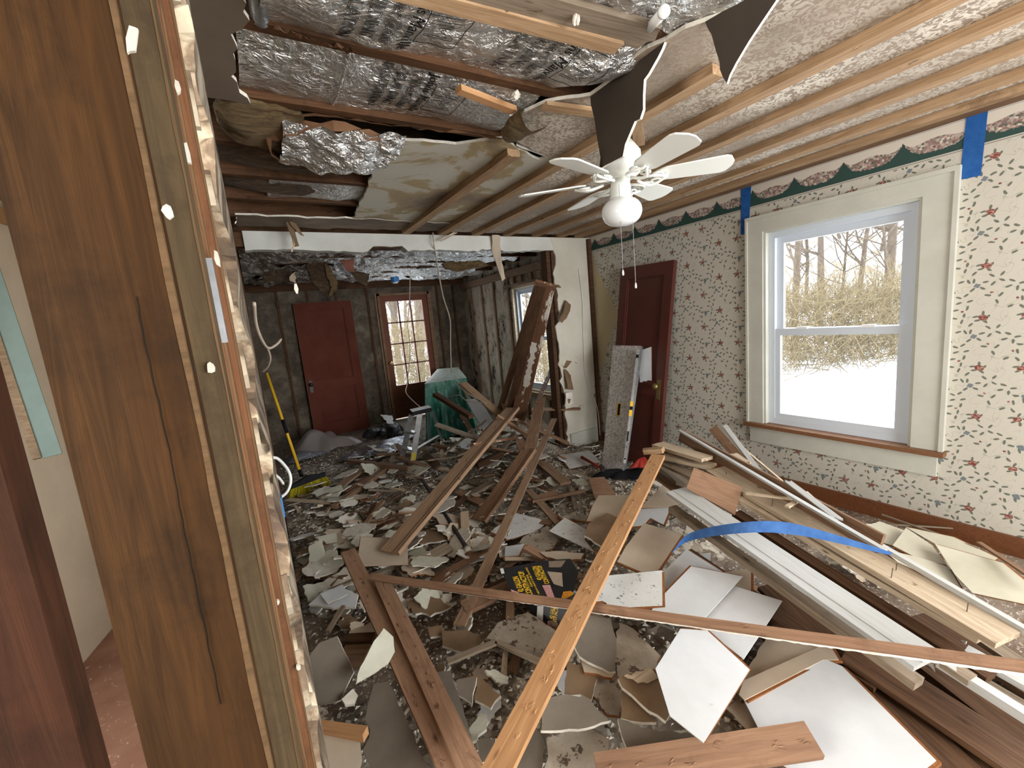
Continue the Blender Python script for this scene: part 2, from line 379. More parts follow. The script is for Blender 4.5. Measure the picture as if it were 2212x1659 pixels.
# floral wallpaper with border: v = (y, z) of the right wall
def wallpaper():
    n = NT('floral_wallpaper'); sp = n.node('SeparateXYZ', {0: n.obj}); y, z = sp.outputs[1], sp.outputs[2]
    TW, TH = .30, .27
    dn = n.noise(n.obj, 60, 2, .5)
    dd = n.math('MULTIPLY', n.math('SUBTRACT', dn, .5), .007)
    yy = n.math('ADD', y, dd); zz = n.math('SUBTRACT', z, dd)
    cu = n.math('DIVIDE', yy, TW); ci = n.math('FLOOR', cu); fu = n.math('MULTIPLY', n.math('FRACT', cu), TW)
    zo = n.math('ADD', zz, n.math('MULTIPLY', n.math('MODULO', ci, 2.0), TH/2))
    fv = n.math('MULTIPLY', n.math('FRACT', n.math('DIVIDE', n.math('ADD', zo, 5*TH), TH)), TH)
    p = n.node('CombineXYZ', {0: fu, 1: fv, 2: 0.0}).outputs[0]
    def ell(cx, cy, a, b, r):
        m_ = n.map(p, (a, b, 1), (cx, cy, 0), (0, 0, r), 'TEXTURE')
        return n.math('LESS_THAN', n.node('VectorMath', {0: m_}, operation='LENGTH').outputs['Value'], 1.0)
    def union(lst):
        o = lst[0]
        for q in lst[1:]: o = n.math('MAXIMUM', o, q)
        return o
    R = random.Random(3)
    roses = [ell(.07, .20, .019, .015, .3), ell(.22, .07, .017, .013, -.3)]
    buds = [ell(.15, .235, .006, .005, 0), ell(.045, .06, .006, .005, .5), ell(.255, .16, .006, .005, 1)]
    blues = [ell(.20, .19, .017, .010, .6), ell(.20, .19, .010, .016, .2), ell(.10, .10, .014, .008, -.4), ell(.10, .10, .008, .013, -.2)]
    leaves = []
    for (cx, cy, m_) in [(.07, .20, 5), (.22, .07, 5), (.20, .19, 3), (.10, .10, 4), (.14, .15, 4), (.15, .025, 4), (.265, .225, 4), (.03, .13, 4), (.15, .235, 3), (.25, .13, 3), (.03, .03, 3)]:
        a0 = R.uniform(0, 6.28)
        for i in range(m_):
            a = a0 + i*6.28/m_ + R.uniform(-.4, .4); r = R.uniform(.017, .034)
            x_ = min(max(cx+r*math.cos(a), .012), TW-.012); y_ = min(max(cy+r*math.sin(a), .012), TH-.012)
            leaves.append(ell(x_, y_, .0125, .0052, a+R.uniform(-.6, .6)))
    # stems: thin wandering lines
    st = n.math('LESS_THAN', n.math('ABSOLUTE', n.math('SUBTRACT', n.noise(p, 13, 1), .5)), .006)
    base = hexc('#bab5a8')
    c = n.mix(n.math('MULTIPLY', st, .45), base, hexc('#8a8a78'))
    c = n.mix(n.math('MULTIPLY', union(leaves), .85), c, hexc('#4a5044'))
    c = n.mix(n.math('MULTIPLY', union(blues), .85), c, hexc('#58646c'))
    rr_ = n.mix(n.ramp(n.noise(n.map(n.obj, (1, 1, 2.4)), 90, 1), [(.48, 0.), (.6, 1.)]), hexc('#6e3a34'), hexc('#a88476'))
    c = n.mix(union(roses+buds), c, rr_)
    # border band
    Z0, P = 2.150, .287
    bz = n.math('SUBTRACT', z, Z0)
    inb = n.math('GREATER_THAN', z, Z0)
    s1 = n.math('FRACT', n.math('DIVIDE', n.math('ADD', y, .2585), P))            # 0..1 along y
    tri = n.math('ABSOLUTE', n.math('SUBTRACT', s1, .5))                            # peak at s=.5
    pk = n.math('POWER', n.math('SUBTRACT', 1.0, n.math('MULTIPLY', tri, 2.0)), 3.5)
    jit = n.math('MULTIPLY', n.math('SUBTRACT', n.noise(n.obj, 90, 3), .5), .03)
    hed = n.math('ADD', n.math('ADD', .046, n.math('MULTIPLY', pk, .085)), jit)
    hm = n.math('LESS_THAN', bz, hed)
    ftop = n.math('ADD', hed, n.math('MULTIPLY', n.math('SMOOTH_MIN', n.math('MULTIPLY', tri, 2.0), .7), .10))
    fl = n.math('LESS_THAN', n.math('ADD', bz, n.math('MULTIPLY', jit, 1.2)), ftop)
    fc = n.node('SeparateColor', {0: n.vor(n.obj, 95, 'F1', 'Color')}).outputs[0]
    fcol = n.ramp(fc, [(0., hexc('#4d5f50')), (.3, hexc('#8a6a64')), (.5, hexc('#b8a496')), (.75, hexc('#6e5552')), (1., hexc('#c9c4b4'))])
    b = n.mix(fl, hexc('#c9bfb0'), fcol)
    b = n.mix(hm, b, hexc('#2f4640'))
    for off, wd in ((.004, .003), (.012, .0015), (.158, .002), (.166, .0012)):
        ln = n.math('LESS_THAN', n.math('ABSOLUTE', n.math('SUBTRACT', bz, off)), wd)
        b = n.mix(ln, b, hexc('#6f6a60') if off < .1 else hexc('#a09a90'))
    low = n.math('LESS_THAN', bz, .016)
    b = n.mix(low, b, n.mix(n.math('LESS_THAN', n.math('ABSOLUTE', n.math('SUBTRACT', bz, .008)), .002), hexc('#b8b2a6'), hexc('#77736a')))
    c = n.mix(inb, c, b)
    # torn patch by the far corner, yellowed plaster beneath
    edge = n.math('ADD', n.math('MULTIPLY', n.math('SUBTRACT', y, 3.2), 2.2), n.math('MULTIPLY', n.noise(n.obj, 4, 3), .25))
    dz = n.math('ABSOLUTE', n.math('SUBTRACT', z, 1.45))
    torn = n.math('GREATER_THAN', n.math('SUBTRACT', edge, n.math('MULTIPLY', dz, 1.1)), .42)
    c = n.mix(torn, c, hexc('#b5a788'))
    return n.done(c, .7, spec=.2)
M['wallpaper'] = wallpaper()

# ------------------------------------------------------------------ the room
XW = 3.325            # right wall
YP, YB = 3.715, 7.10  # partition, far wall
ZC = 2.335            # underside of the ceiling boards

def wall_x(x0, x1, y0, y1, z0, z1, hole=None):
    mb = MB()
    if hole is None: return mb.box((x0, y0, z0), (x1, y1, z1))
    a, b, c, d = hole
    mb.box((x0, y0, z0), (x1, a, z1)); mb.box((x0, b, z0), (x1, y1, z1))
    mb.box((x0, a, z0), (x1, b, c)); mb.box((x0, a, d), (x1, b, z1)); return mb
struct('floor', MB().box((-.17, -2.6, -.1), (3.5, 7.3, 0)), M['floor'])
struct('floor_side_room', MB().box((-1.9, -2.6, -.1), (-.171, 7.3, -.001)), M['sidefloor'])
struct('wall_right', wall_x(XW, XW+.14, -2.6, YP, 0, 2.6, (.93, 1.81, .50, 1.97)), M['wallpaper'])
struct('wall_right_far_room', wall_x(XW, XW+.14, YP+.001, YB, 0, 2.6, (4.52, 5.42, .47, 1.95)), M['mould2'])
# far wall with door opening
mb = MB(); mb.box((-.3, YB, 0), (1.80, YB+.14, 2.6)); mb.box((2.64, YB, 0), (3.465, YB+.14, 2.6)); mb.box((1.80, YB, 2.07), (2.64, YB+.14, 2.6))
struct('wall_back', mb, M['mould'])
# rear wall behind the photographer, window opening
mb = MB(); mb.box((-1.9, -2.74, 0), (.8, -2.6, 2.6)); mb.box((3.0, -2.74, 0), (3.47, -2.6, 2.6)); mb.box((.8, -2.74, 0), (3.0, -2.6, .6)); mb.box((.8, -2.74, 2.2), (3.0, -2.6, 2.6))
struct('wall_behind', mb, M['aged'])
# left wall: plaster skin seen edge-on, ragged near end
def ragged(n_, a, b, amp, seed):
    r = random.Random(seed); return [(a+(b-a)*i/n_, r.uniform(-amp, amp)) for i in range(n_+1)]
mb = MB()
pts = ragged(150, 0, ZC, .02, 11); pts = [(z, j+.03*math.sin(z*9)+.02*math.sin(z*23)) for z, j in pts]
vs = []; ysurf = 1.02
for z, j in pts:
    vs += [(-.012+.006*math.sin(z*31), ysurf+j, z), (-.032, ysurf+j*.5+.01, z), (-.012, YP, z), (-.032, YP, z)]
fs = []
for i in range(150):
    a = i*4; b = a+4; fs += [(a, a+2, b+2, b), (a+1, b+1, b+3, a+3), (a, b, b+1, a+1), (a+2, a+3, b+3, b+2)]
fs += [(0, 1, 3, 2), (600, 602, 603, 601)]
mb.add(vs, fs)
struct('wall_left', mb, [M['leftwall']])
struct('wall_left_side_room_face', MB().box((-.15, 1.0, 0), (-.135, YB, ZC)), M['sidewall'])
struct('wall_left_far_room', MB().box((-.135, YP+.13, 0), (-.03, YB, 2.6)), M['mould'])
# ragged plaster broken along the near edge of the left wall, in chips
r = random.Random(5)
for i in range(15):
    z = .12 + 2.12*i/14 + r.uniform(-.04, .04); h = r.uniform(.03, .11); y0 = r.uniform(.93, 1.0)
    mb = MB(); n_ = 7; ps = []
    for k in range(n_):
        a = 2*math.pi*k/n_; ps.append((y0+.03*math.cos(a)*r.uniform(.5, 1.2), z+h*.5*math.sin(a)*r.uniform(.6, 1.15)))
    x0 = -.022+r.uniform(-.004, .006)
    vs = [(x0, a, b) for a, b in ps]+[(x0-.014, a, b) for a, b in ps]
    fs = [tuple(range(n_)), tuple(range(2*n_-1, n_-1, -1))]+[(k, k+n_, (k+1) % n_+n_, (k+1) % n_) for k in range(n_)]
    mb.add(vs, fs)
    o = mb.build('plaster_chip', M['leftwall'], origin=(x0, y0, z))
    tag(o, 'ragged plaster chip clinging to the broken edge of the left wall', 'plaster chip', 'plaster chips along the broken wall edge')

# side room seen between the studs
mb = MB(); mb.bar((-1.24, 1.6, 1.14), (-.84, 3.55, 1.14), .02, 2.28, (0, 0, 1)); 
struct('wall_side_room_sheet', mb, M['sidewall'])
struct('wall_side_room_end', MB().box((-1.9, 3.5, 0), (-.15, 3.6, 2.6)), M['sidewall'])
struct('wall_side_room_left', MB().box((-1.95, -2.6, 0), (-1.85, 3.5, 2.6)), M['sidewall'])
struct('ceiling_side_room', MB().box((-1.9, -2.6, 2.335), (-.17, 3.6, 2.42)), M['peach'])
mb = MB(); mb.bar((-1.22, 1.6, 2.2), (-.82, 3.5, 2.2), .03, .07)
struct('trim_1', mb, M['peach'])
p0, p1 = A(-30, 560, d=1.78), A(113, 985, d=1.78)
o = thing('painted_board', 'narrow board with a pale blue face hanging on the white sheet wall', 'board', p0)
MB().bar((0, 0, 0), p1-p0, .06, .014, (p1-p0).cross(V((1, .15, 0)))).build('blue_face', M['skyblue'], o)
MB().bar(V((-.042, -.005, 0)), p1-p0+V((-.042, -.005, 0)), .026, .03, (p1-p0).cross(V((1, .15, 0)))).build('wood_edge', M['greyw'], o)

# sweep of a cross-section along a line, with jagged ends
def rect(w_, t, k=6):
    return [(-w_/2+w_*i/k, t/2) for i in range(k+1)] + [(w_/2-w_*i/k, -t/2) for i in range(k+1)]
def sweep(mb, L, sec, n_=8, jag=0, bow=0, seed=0, m=0, x0=0):
    r = random.Random(seed); k = len(sec); vs = []; fs = []
    ys = sorted(set(round(a, 4) for a, b in sec)); J = [{y: (r.uniform(-1, 1)*jag) for y in ys} for _ in (0, 1)]
    ph = r.uniform(0, 6)
    for i in range(n_+1):
        t = i/n_; x = x0+L*t; dz = bow*math.sin(math.pi*t)
        for a, b in sec:
            e = 0
            if i == 0: e = J[0][round(a, 4)]
            if i == n_: e = J[1][round(a, 4)]
            vs.append((x+e, a+.0006*math.sin(ph+7*x), b+dz))
    for i in range(n_):
        for j in range(k):
            a, b = i*k+j, i*k+(j+1) % k
            fs.append((a, a+k, b+k, b))
    fs.append(tuple(range(k))); fs.append(tuple(n_*k+j for j in range(k-1, -1, -1)))
    return mb.add(vs, fs, m)
def frame_mat(p1, p2, up=(0, 0, 1), roll=0):
    X = (p2-p1).normalized(); Z = V(up) - X*V(up).dot(X)
    if Z.length < 1e-3: Z = V((1, 0, 0)) - X*X.x
    Z.normalize()
    if roll: Z = Matrix.Rotation(math.radians(roll), 3, X) @ Z
    Y = Z.cross(X)
    return Matrix(((X.x, Y.x, Z.x, p1.x), (X.y, Y.y, Z.y, p1.y), (X.z, Y.z, Z.z, p1.z), (0, 0, 0, 1)))
_seed = [100]
def board(name, label, cat, p1, p2, w_, t, mat, up=(0, 0, 1), roll=0, jag=0, bow=0, sec=None, group=None, nails=0, gouge=0, parent=None, lips=None):
    p1 = V(p1); p2 = V(p2); _seed[0] += 1; L = (p2-p1).length
    mb = MB(); sweep(mb, L, sec or rect(w_, t), max(2, int(L/.15)), jag, bow, _seed[0])
    o = mb.build(name, mat); o.matrix_world = frame_mat(p1, p2, up, roll)
    tag(o, label, cat, group)
    r = random.Random(_seed[0])
    for _ in range(nails):
        x = r.uniform(.05, .95)*L; y = r.uniform(-.4, .4)*w_; mb = MB()
        mb.tube([(x, y, t/2-.004), (x+r.uniform(-.008, .008), y+r.uniform(-.006, .006), t/2+r.uniform(.02, .045))], .0016, 5)
        mb.build('nail', M['nail'], o)
    for _ in range(gouge):          # splintered pry marks where nails were pulled
        x = r.uniform(.04, .96)*L; y = r.uniform(-.3, .3)*w_; mb = MB()
        for q in range(3):
            a = r.uniform(-.5, .5); l = r.uniform(.008, .022); h = r.uniform(.002, .006)
            xx = x+r.uniform(-.01, .01); yy = y+r.uniform(-.006, .006); c_, s_ = math.cos(a), math.sin(a)
            mb.add([(xx-l*c_, yy-l*s_, t/2-.001), (xx-.004*s_, yy+.004*c_, t/2-.001), (xx+l*c_, yy+l*s_, t/2+h), (xx+.004*s_, yy-.004*c_, t/2-.001)], [(0, 3, 2), (0, 2, 1)])
        mb.build('splinter', mat, o)
    return o

# ------------------------------------------------------------------ near studs (left edge of the photograph)
o = thing('wall_stud', 'wide dark brown post standing nearest on the left, with a long crack', 'stud', (-.11, .58, 0))
mb = MB(); sweep(mb, 2.36, rect(.106, .045, 8), 24, 0, 0, 3)
b = mb.build('post_face', M['post'], o)
b.matrix_local = Matrix(((0, 1, 0, -.0055), (0, 0, -1, 0), (1, 0, 0, 0), (0, 0, 0, 1)))
r = random.Random(9)
mb = MB()   # pale worn arris down its right edge
k = 40; vs = []; fs = []
for i in range(k+1):
    z = 2.33*i/k; w0 = .0045+r.uniform(-.0012, .0016)
    vs += [(.0475-w0, -.0232, z), (.0483, -.0232, z), (.0483, -.012, z)]
for i in range(k): a = i*3; fs += [(a, a+1, a+4, a+3), (a+1, a+2, a+5, a+4)]
mb.add(vs, fs); mb.build('worn_edge', M['worn'], o)
mb = MB(); ck = [A(*q_, y=.5568)-V((-.11, .58, 0)) for q_ in [(296, 640), (318, 760), (345, 870), (372, 1000), (400, 1150), (425, 1270), (452, 1400), (484, 1550)]]
pts = [ck[i].lerp(ck[i+1], k/5)+V((r.uniform(-.0006, .0006), 0, 0)) for i in range(7) for k in range(5)]; pts = [(p_.x, -.0233, p_.z) for p_ in pts]
for a, b_ in zip(pts[:-1], pts[1:]): mb.bar(a, b_, .0009, .0009, (0, 1, 0))
mb.build('crack', M['inkblack'], o)
for px, py in [(285, 85), (455, 795), (362, 455)]:
    p = A(px, py, y=.555) - V((-.11, .58, 0)); mb = MB()
    ps = [(p.x+.0055*math.cos(a)*r.uniform(.6, 1)+(.004*math.sin(a) if py < 200 else 0), p.z+(.018 if py < 200 else .0085)*math.sin(a)*r.uniform(.6, 1)) for a in [i*math.pi/4 for i in range(8)]]
    mb.add([(x, p.y, z) for x, z in ps]+[(x, p.y+.004, z) for x, z in ps], [tuple(range(8))]+[(i, i+8, (i+1) % 8+8, (i+1) % 8) for i in range(8)])
    if px != 455: mb.build('plaster_scab', M['aged'], o)
    else:
        q = A(px, py, y=.612); sh = q - (p+V((-.11, .58, 0)))
        mb.v = [(a+sh.x, b_+sh.y, c+sh.z) for a, b_, c in mb.v]; mb.build('plaster_scab', M['aged'], o)
for (x1, x2, y0, y1, mt, lab, nm) in [
        (-.10, -.0375, .62, .69, 'post2', 'grey-brown stud face set back just right of the nearest dark post', 'wall_stud'),
        (-.09, -.0345, .72, .76, 'lath', 'orange-brown furring strip right of the grey-brown stud face', 'furring_strip'),
        (-.08, -.0245, .78, .82, 'lath', 'reddish furring strip between the orange-brown strip and the ragged plaster edge', 'furring_strip')]:
    mb = MB(); sweep(mb, 2.36, rect(x2-x1, y1-y0, 6), 20, 0, 0, 4)
    o = mb.build(nm, M[mt]); o.matrix_world = Matrix(((0, 1, 0, (x1+x2)/2), (0, 0, -1, (y0+y1)/2), (1, 0, 0, 0), (0, 0, 0, 1)))
    tag(o, lab, 'stud' if nm == 'wall_stud' else 'strip')
    mb = MB(); k = 40; vs = []; fs = []
    for i in range(k+1):
        z = 2.33*i/k; w0 = .0022+r.uniform(-.0008, .001)
        vs += [(z, x2-(x1+x2)/2-w0, (y1-y0)/2+.0006), (z, x2-(x1+x2)/2+.0004, (y1-y0)/2+.0006)]
    for i in range(k): a = i*2; fs.append((a, a+1, a+3, a+2))
    mb.add(vs, fs); mb.build('worn_edge', M['worn'], o)
for i, (px, py) in enumerate([(640, 625), (505, 1110), (548, 1340), (600, 1300), (645, 1440), (630, 1600), (385, 190), (405, 330), (470, 560)]):
    p = A(px, py, y=.775 if px > 560 else .70); mb = MB(); n_ = 6
    sx, sz = r.uniform(.004, .009), r.uniform(.008, .03)
    sx *= .6; sz *= .7
    ps = [(p.x+sx*math.cos(a)*r.uniform(.5, 1), p.z+sz*math.sin(a)*r.uniform(.6, 1)) for a in [k*math.pi/3 for k in range(6)]]
    mb.add([(x, p.y-.004, z) for x, z in ps]+[(x, p.y+.002, z) for x, z in ps], [tuple(range(6))]+[(k, k+6, (k+1) % 6+6, (k+1) % 6) for k in range(6)])
    tag(mb.build('plaster_scab', M['aged'], origin=p), 'small plaster scab stuck to the strips beside the broken wall edge', 'plaster scab', 'plaster scabs on the near strips')
# metal box edge in the stud gap
p0, p1 = A(452, 560, y=.70), A(487, 740, y=.70)
tag(MB().bar(V((0, 0, 0)), p1-p0, .007, .02, (0, 1, 0)).build('metal_box_edge', M['alum'], loc=p0), 'thin metal strip set in the gap of the near stud', 'metal strip')
# nearest stud, cut by the frame's left edge
xs = -.42*.42
o = thing('wall_stud', 'reddish stud cut by the left picture edge, beside the wide post', 'stud', (-.2165, .47, 0))
mb = MB(); sweep(mb, 2.33, rect(.09, .04, 8), 16, 0, 0, 6)
b = mb.build('stud_face', M['studr'], o); b.matrix_local = Matrix(((0, 1, 0, 0), (0, 0, -1, 0), (1, 0, 0, 0), (0, 0, 0, 1)))
NEARSTUD = o

# ------------------------------------------------------------------ partition, header, trims
mb = MB()
xs_ = [.045+(2.95-.045)*i/60 for i in range(61)]; r = random.Random(21)
bot = [2.166+r.uniform(-.005, .006)+.008*math.sin(x*5.1)+(.042 if .95 < x < 1.25 else 0)+(.02 if 1.95 < x < 2.2 else 0) for x in xs_]
vs = []; fs = []
for x, zb in zip(xs_, bot): vs += [(x, YP-.01, zb), (x, YP-.01, 2.305), (x, YP+.11, zb+.005), (x, YP+.11, 2.305)]
for i in range(60): a = i*4; b = a+4; fs += [(a, b, b+1, a+1), (a+2, a+3, b+3, b+2), (a, a+2, b+2, b), (a+1, b+1, b+3, a+3)]
fs += [(0, 1, 3, 2), (240, 242, 243, 241)]
mb.add(vs, fs); struct('beam_header', mb, M['header'])
mb = MB(); mb.box((-.1, YP+.02, 2.20), (XW, YP+.10, 2.30)); struct('beam_header_wood', mb, M['joist'])
# right stub of the partition with ragged opening edge
mb = MB(); r = random.Random(22); K = 50; vs = []; fs = []
for i in range(K+1):
    z = 2.305*i/K; e = 2.80+r.uniform(-.010, .012)+.022*math.sin(z*4.3)+.016*math.sin(z*11.7+1)+(.03 if i % 13 in (5, 6, 7) else 0)
    vs += [(e, YP-.012, z), (XW, YP-.012, z), (e, YP+.004, z)]
for i in range(K): a = i*3; fs += [(a, a+1, a+4, a+3), (a, a+3, a+5, a+2)]
mb.add(vs, fs); struct('wall_partition', mb, M['aged'])
mb = MB()
for x in (2.735, 2.80, 3.04): mb.box((x, YP+.006, 0), (x+.045, YP+.11, 2.2))
mb.box((2.85, YP+.09, 0), (XW, YP+.12, 2.2))
struct('wall_partition_studs', mb, M['dark'])
struct('trim_2', MB().box((XW-.05, YP-.045, 0), (XW-.005, YP-.013, 2.29)), M['dark'])
struct('baseboard_partition', MB().box((2.86, YP-.032, 0), (3.25, YP-.013, .17)), M['trim'])
struct('baseboard_right', MB().box((XW-.022, -2.5, 0), (XW-.001, YP-.05, .105)).box((XW-.03, -2.5, 0), (XW-.02, YP-.05, .025)), M['stain'])
# far room studs and plates
mb = MB()
for y in (3.95, 4.42, 5.50, 5.95, 6.35, 6.75): mb.box((XW-.022, y, 0), (XW-.001, y+.04, 2.16))
mb.box((XW-.06, YP+.12, 2.10), (XW-.001, YB, 2.20)); mb.box((XW-.05, 4.45, 1.96), (XW-.001, 5.47, 2.0))
mb.box((XW-.06, 4.45, .38), (XW-.001, 5.47, .45))
for y in (4.6, 4.85, 5.1, 5.3): mb.box((XW-.04, y, 2.0), (XW-.001, y+.04, 2.10))
for y in (4.65, 4.95, 5.2): mb.box((XW-.035, y, 0), (XW-.001, y+.04, .40))
struct('wall_right_far_room_studs', mb, M['taupe'])
mb = MB()
for x in (.35, .75, 1.15, 1.62, 2.80, 3.1): mb.box((x, YB-.025, 0), (x+.035, YB-.001, 2.28))
mb.box((-.03, YB-.05, 2.2), (XW, YB-.001, 2.30))
struct('wall_back_studs', mb, M['joist'])
mb = MB()
for y in (4.2, 4.7, 5.2, 5.7, 6.3): mb.box((-.03, y, 0), (-.008, y+.04, 2.25))
struct('wall_left_far_room_studs', mb, M['joist'])

# ------------------------------------------------------------------ windows and outer door
def make_window(idx, y0, y1, z0, z1, zm, cased=True):
    f = MB(); X0 = XW+.03; X1 = XW+.10
    fw_ = .06
    f.box((X0, y0, z0), (X1, y0+fw_, z1)); f.box((X0, y1-fw_, z0), (X1, y1, z1)); f.box((X0, y0+fw_, z0), (X1, y1-fw_, z0+fw_)); f.box((X0, y0+fw_, z1-fw_), (X1, y1-fw_, z1))
    root = struct('window_%d' % idx, f, M['vinyl'])
    def sash(nm, xa, xb, a, b, c, d, w_):
        s_ = MB(); s_.box((xa, a, c), (xb, a+w_, d)); s_.box((xa, b-w_, c), (xb, b, d)); s_.box((xa, a+w_, c), (xb, b-w_, c+w_)); s_.box((xa, a+w_, d-w_), (xb, b-w_, d))
        o_ = s_.build(nm, M['vinyl'], root)
        MB().box(((xa+xb)/2-.002, a+w_, c+w_), ((xa+xb)/2+.002, b-w_, d-w_)).build('glass_pane', M['glass'], o_)
        return o_
    sash('upper_sash', X0+.035, X0+.06, y0+fw_, y1-fw_, zm-.02, z1-fw_, .045)
    lo = sash('lower_sash', X0+.005, X0+.033, y0+fw_-.012, y1-fw_+.012, z0+fw_-.01, zm+.022, .05)
    for t in (.28, .72):
        y = y0+(y1-y0)*t
        MB().box((X0-.006, y-.035, zm+.018), (X0+.02, y+.035, zm+.034)).build('sash_lock', M['white'], root)
    return root
w1 = make_window(1, .93, 1.81, .50, 1.97, 1.225)
mb = MB(); ci, co = .002, .024     # casing boards, mitred look, sill and apron
mb.box((XW-co, .805, .515), (XW-.001, .93, 2.07)); mb.box((XW-co, 1.81, .515), (XW-.001, 1.925, 2.06)); mb.box((XW-co, .93, 1.965), (XW-.001, 1.81, 2.07))
mb.box((XW-.034, .785, .515), (XW-.001, .805, 2.085)); mb.box((XW-.034, 1.92, .515), (XW-.001, 1.936, 2.085)); mb.box((XW-.034, .805, 2.06), (XW-.001, 1.92, 2.085))
for a, b_, c, d in ((.9305, .947, .516, 1.969), (1.793, 1.8095, .516, 1.969)): mb.box((XW-.012, a, c), (XW+.0295, b_, d))
mb.box((XW-.012, .947, 1.952), (XW+.0295, 1.793, 1.969))
mb.build('casing', M['trim'], w1)
MB().box((XW-.065, .775, .487), (XW+.03, 1.945, .515)).build('window_sill', M['sill'], w1)
MB().box((XW-.02, .81, .355), (XW-.001, 1.915, .486)).build('apron', M['trim'], w1)
w2 = make_window(2, 4.52, 5.42, .47, 1.95, 1.21)
mb = MB(); mb.box((XW-.015, 4.50, .46), (XW+.04, 4.545, 1.96)); mb.box((XW-.015, 5.40, .46), (XW+.04, 5.44, 1.96)); mb.box((XW-.015, 4.50, 1.93), (XW+.04, 5.44, 1.965)); mb.box((XW-.015, 4.50, .445), (XW+.04, 5.44, .48))
mb.build('rough_frame', M['light'], w2)

# outer door with twelve panes
mb = MB(); dy0, dy1 = YB-.005, YB+.04; X0, X1 = 1.825, 2.625; gx0, gx1, gz0, gz1 = 1.915, 2.535, .575, 1.97
mb.box((X0, dy0, .02), (gx0, dy1, 2.06)); mb.box((gx1, dy0, .02), (X1, dy1, 2.06)); mb.box((gx0, dy0, gz1), (gx1, dy1, 2.06)); mb.box((gx0, dy0+.012, .02), (gx1, dy1, gz0))
mb.box((gx0, dy0, .46), (gx1, dy0+.012, gz0)); mb.box((gx0, dy0, .02), (gx1, dy0+.012, .18)); mb.box((2.20, dy0, .18), (2.25, dy0+.012, .46))
d1 = struct('door_1', mb, M['doorp'])
mb = MB()
for i in (1, 2): x = gx0+(gx1-gx0)*i/3; mb.box((x-.011, dy0+.004, gz0), (x+.011, dy1-.004, gz1))
for i in (1, 2, 3): z = gz0+(gz1-gz0)*i/4; mb.box((gx0, dy0+.004, z-.011), (gx1, dy1-.004, z+.011))
mb.build('glazing_bars', M['doorp'], d1)
MB().box((gx0, YB+.018, gz0), (gx1, YB+.021, gz1)).build('door_glass', M['glass'], d1)
mb = MB()
mb.box((1.745, YB-.02, 0), (1.775, YB+.0, 2.11)); mb.box((1.785, YB-.03, 0), (1.822, YB+.05, 2.10)); mb.box((2.628, YB-.03, 0), (2.665, YB+.05, 2.10)); mb.box((2.67, YB-.02, 0), (2.70, YB, 2.11)); mb.box((1.785, YB-.03, 2.062), (2.665, YB+.05, 2.10))
mb.build('door_jamb', M['brown'], d1)
MB().lathe([(.0, 0), (.012, 0), (.012, .02), (.026, .032), (.03, .05), (.022, .066), (0, .07)], n=16).build('door_handle', M['brass'], d1, mat4=Matrix.Translation((1.865, dy0, .97)) @ Matrix.Rotation(R90, 4, 'X'))

# ------------------------------------------------------------------ ceiling
def pl(pts_px, z): return [A(px, py, z=z) for px, py in pts_px]
def slab_world(mb, pts, thick, m=(0, 1, 2), nrm=None):
    n_ = len(pts); nv = nrm if nrm is not None else V((0, 0, 1))
    vs = [p for p in pts]+[p - nv*thick for p in pts]
    fs = [tuple(range(n_)), tuple(range(2*n_-1, n_-1, -1))]+[(k, k+n_, (k+1) % n_+n_, (k+1) % n_) for k in range(n_)]
    return mb.add(vs, fs, [m[0], m[2]]+[m[1]]*n_)
def rough_poly(pts, amp, seed, step=.03):
    r_ = random.Random(seed); out = []
    for i, p in enumerate(pts):
        q = pts[(i+1) % len(pts)]; L = (q-p).length; k = max(1, int(L/step)); e = (q-p)
        nn = V((e.y, -e.x, 0)); nn = nn.normalized() if nn.length > 1e-6 else nn
        for j in range(k):
            a = amp if j else amp*.3
            out.append(p + e*(j/k) + nn*r_.uniform(-a, a))
    return out
# textured board region right of the tear (world x, y)
tear = [A(px, py, z=ZC) for px, py in [(1720, -40), (1600, 25), (1530, 45), (1480, 62), (1437, 88), (1400, 105), (1345, 150), (1275, 207), (1230, 212), (1180, 222), (1135, 242), (1110, 275), (1108, 300), (1160, 330), (1195, 345)]]
region = [V((1.62, -2.6, ZC)), *[t for t in tear], V((1.24, 1.86, ZC)), V((1.60, 2.0, ZC)), V((1.60, YP, ZC)), V((XW, YP, ZC)), V((XW, -2.6, ZC))]
mb = MB(); slab_world(mb, [V((p.x, p.y, p.z+.013)) for p in rough_poly(region, .008, 31, .04)], .013, (1, 1, 0))
struct('ceiling', mb, [M['texceil'], M['gyp']])
# paler torn panel left of the battens
pan = [A(px, py, z=ZC+.001) for px, py in [(838, 300), (985, 312), (1085, 300), (1165, 345), (1290, 322)]]+[V((1.60, 2.02, ZC+.001)), V((1.60, 3.56, ZC+.001)), V((.95, 3.62, ZC+.001)), V((.70, 3.62, ZC+.001)), A(765, 470, z=ZC+.001)]
mb = MB(); slab_world(mb, [V((p.x, p.y, p.z+.012)) for p in rough_poly(pan, .008, 32, .05)], .012, (1, 1, 0))
struct('ceiling_torn_panel', mb, [M['tornceil'], M['gyp']])
pan = [V((.02, 3.38, ZC)), V((.45, 3.40, ZC)), V((.95, 3.36, ZC)), V((1.6, 3.42, ZC)), V((1.6, 3.70, ZC)), V((.02, 3.70, ZC))]
mb = MB(); slab_world(mb, [V((p.x, p.y, p.z+.010)) for p in rough_poly(pan, .03, 33, .06)], .012, (1, 1, 0))
struct('ceiling_strip_at_header', mb, [M['sootceil'], M['gyp']])
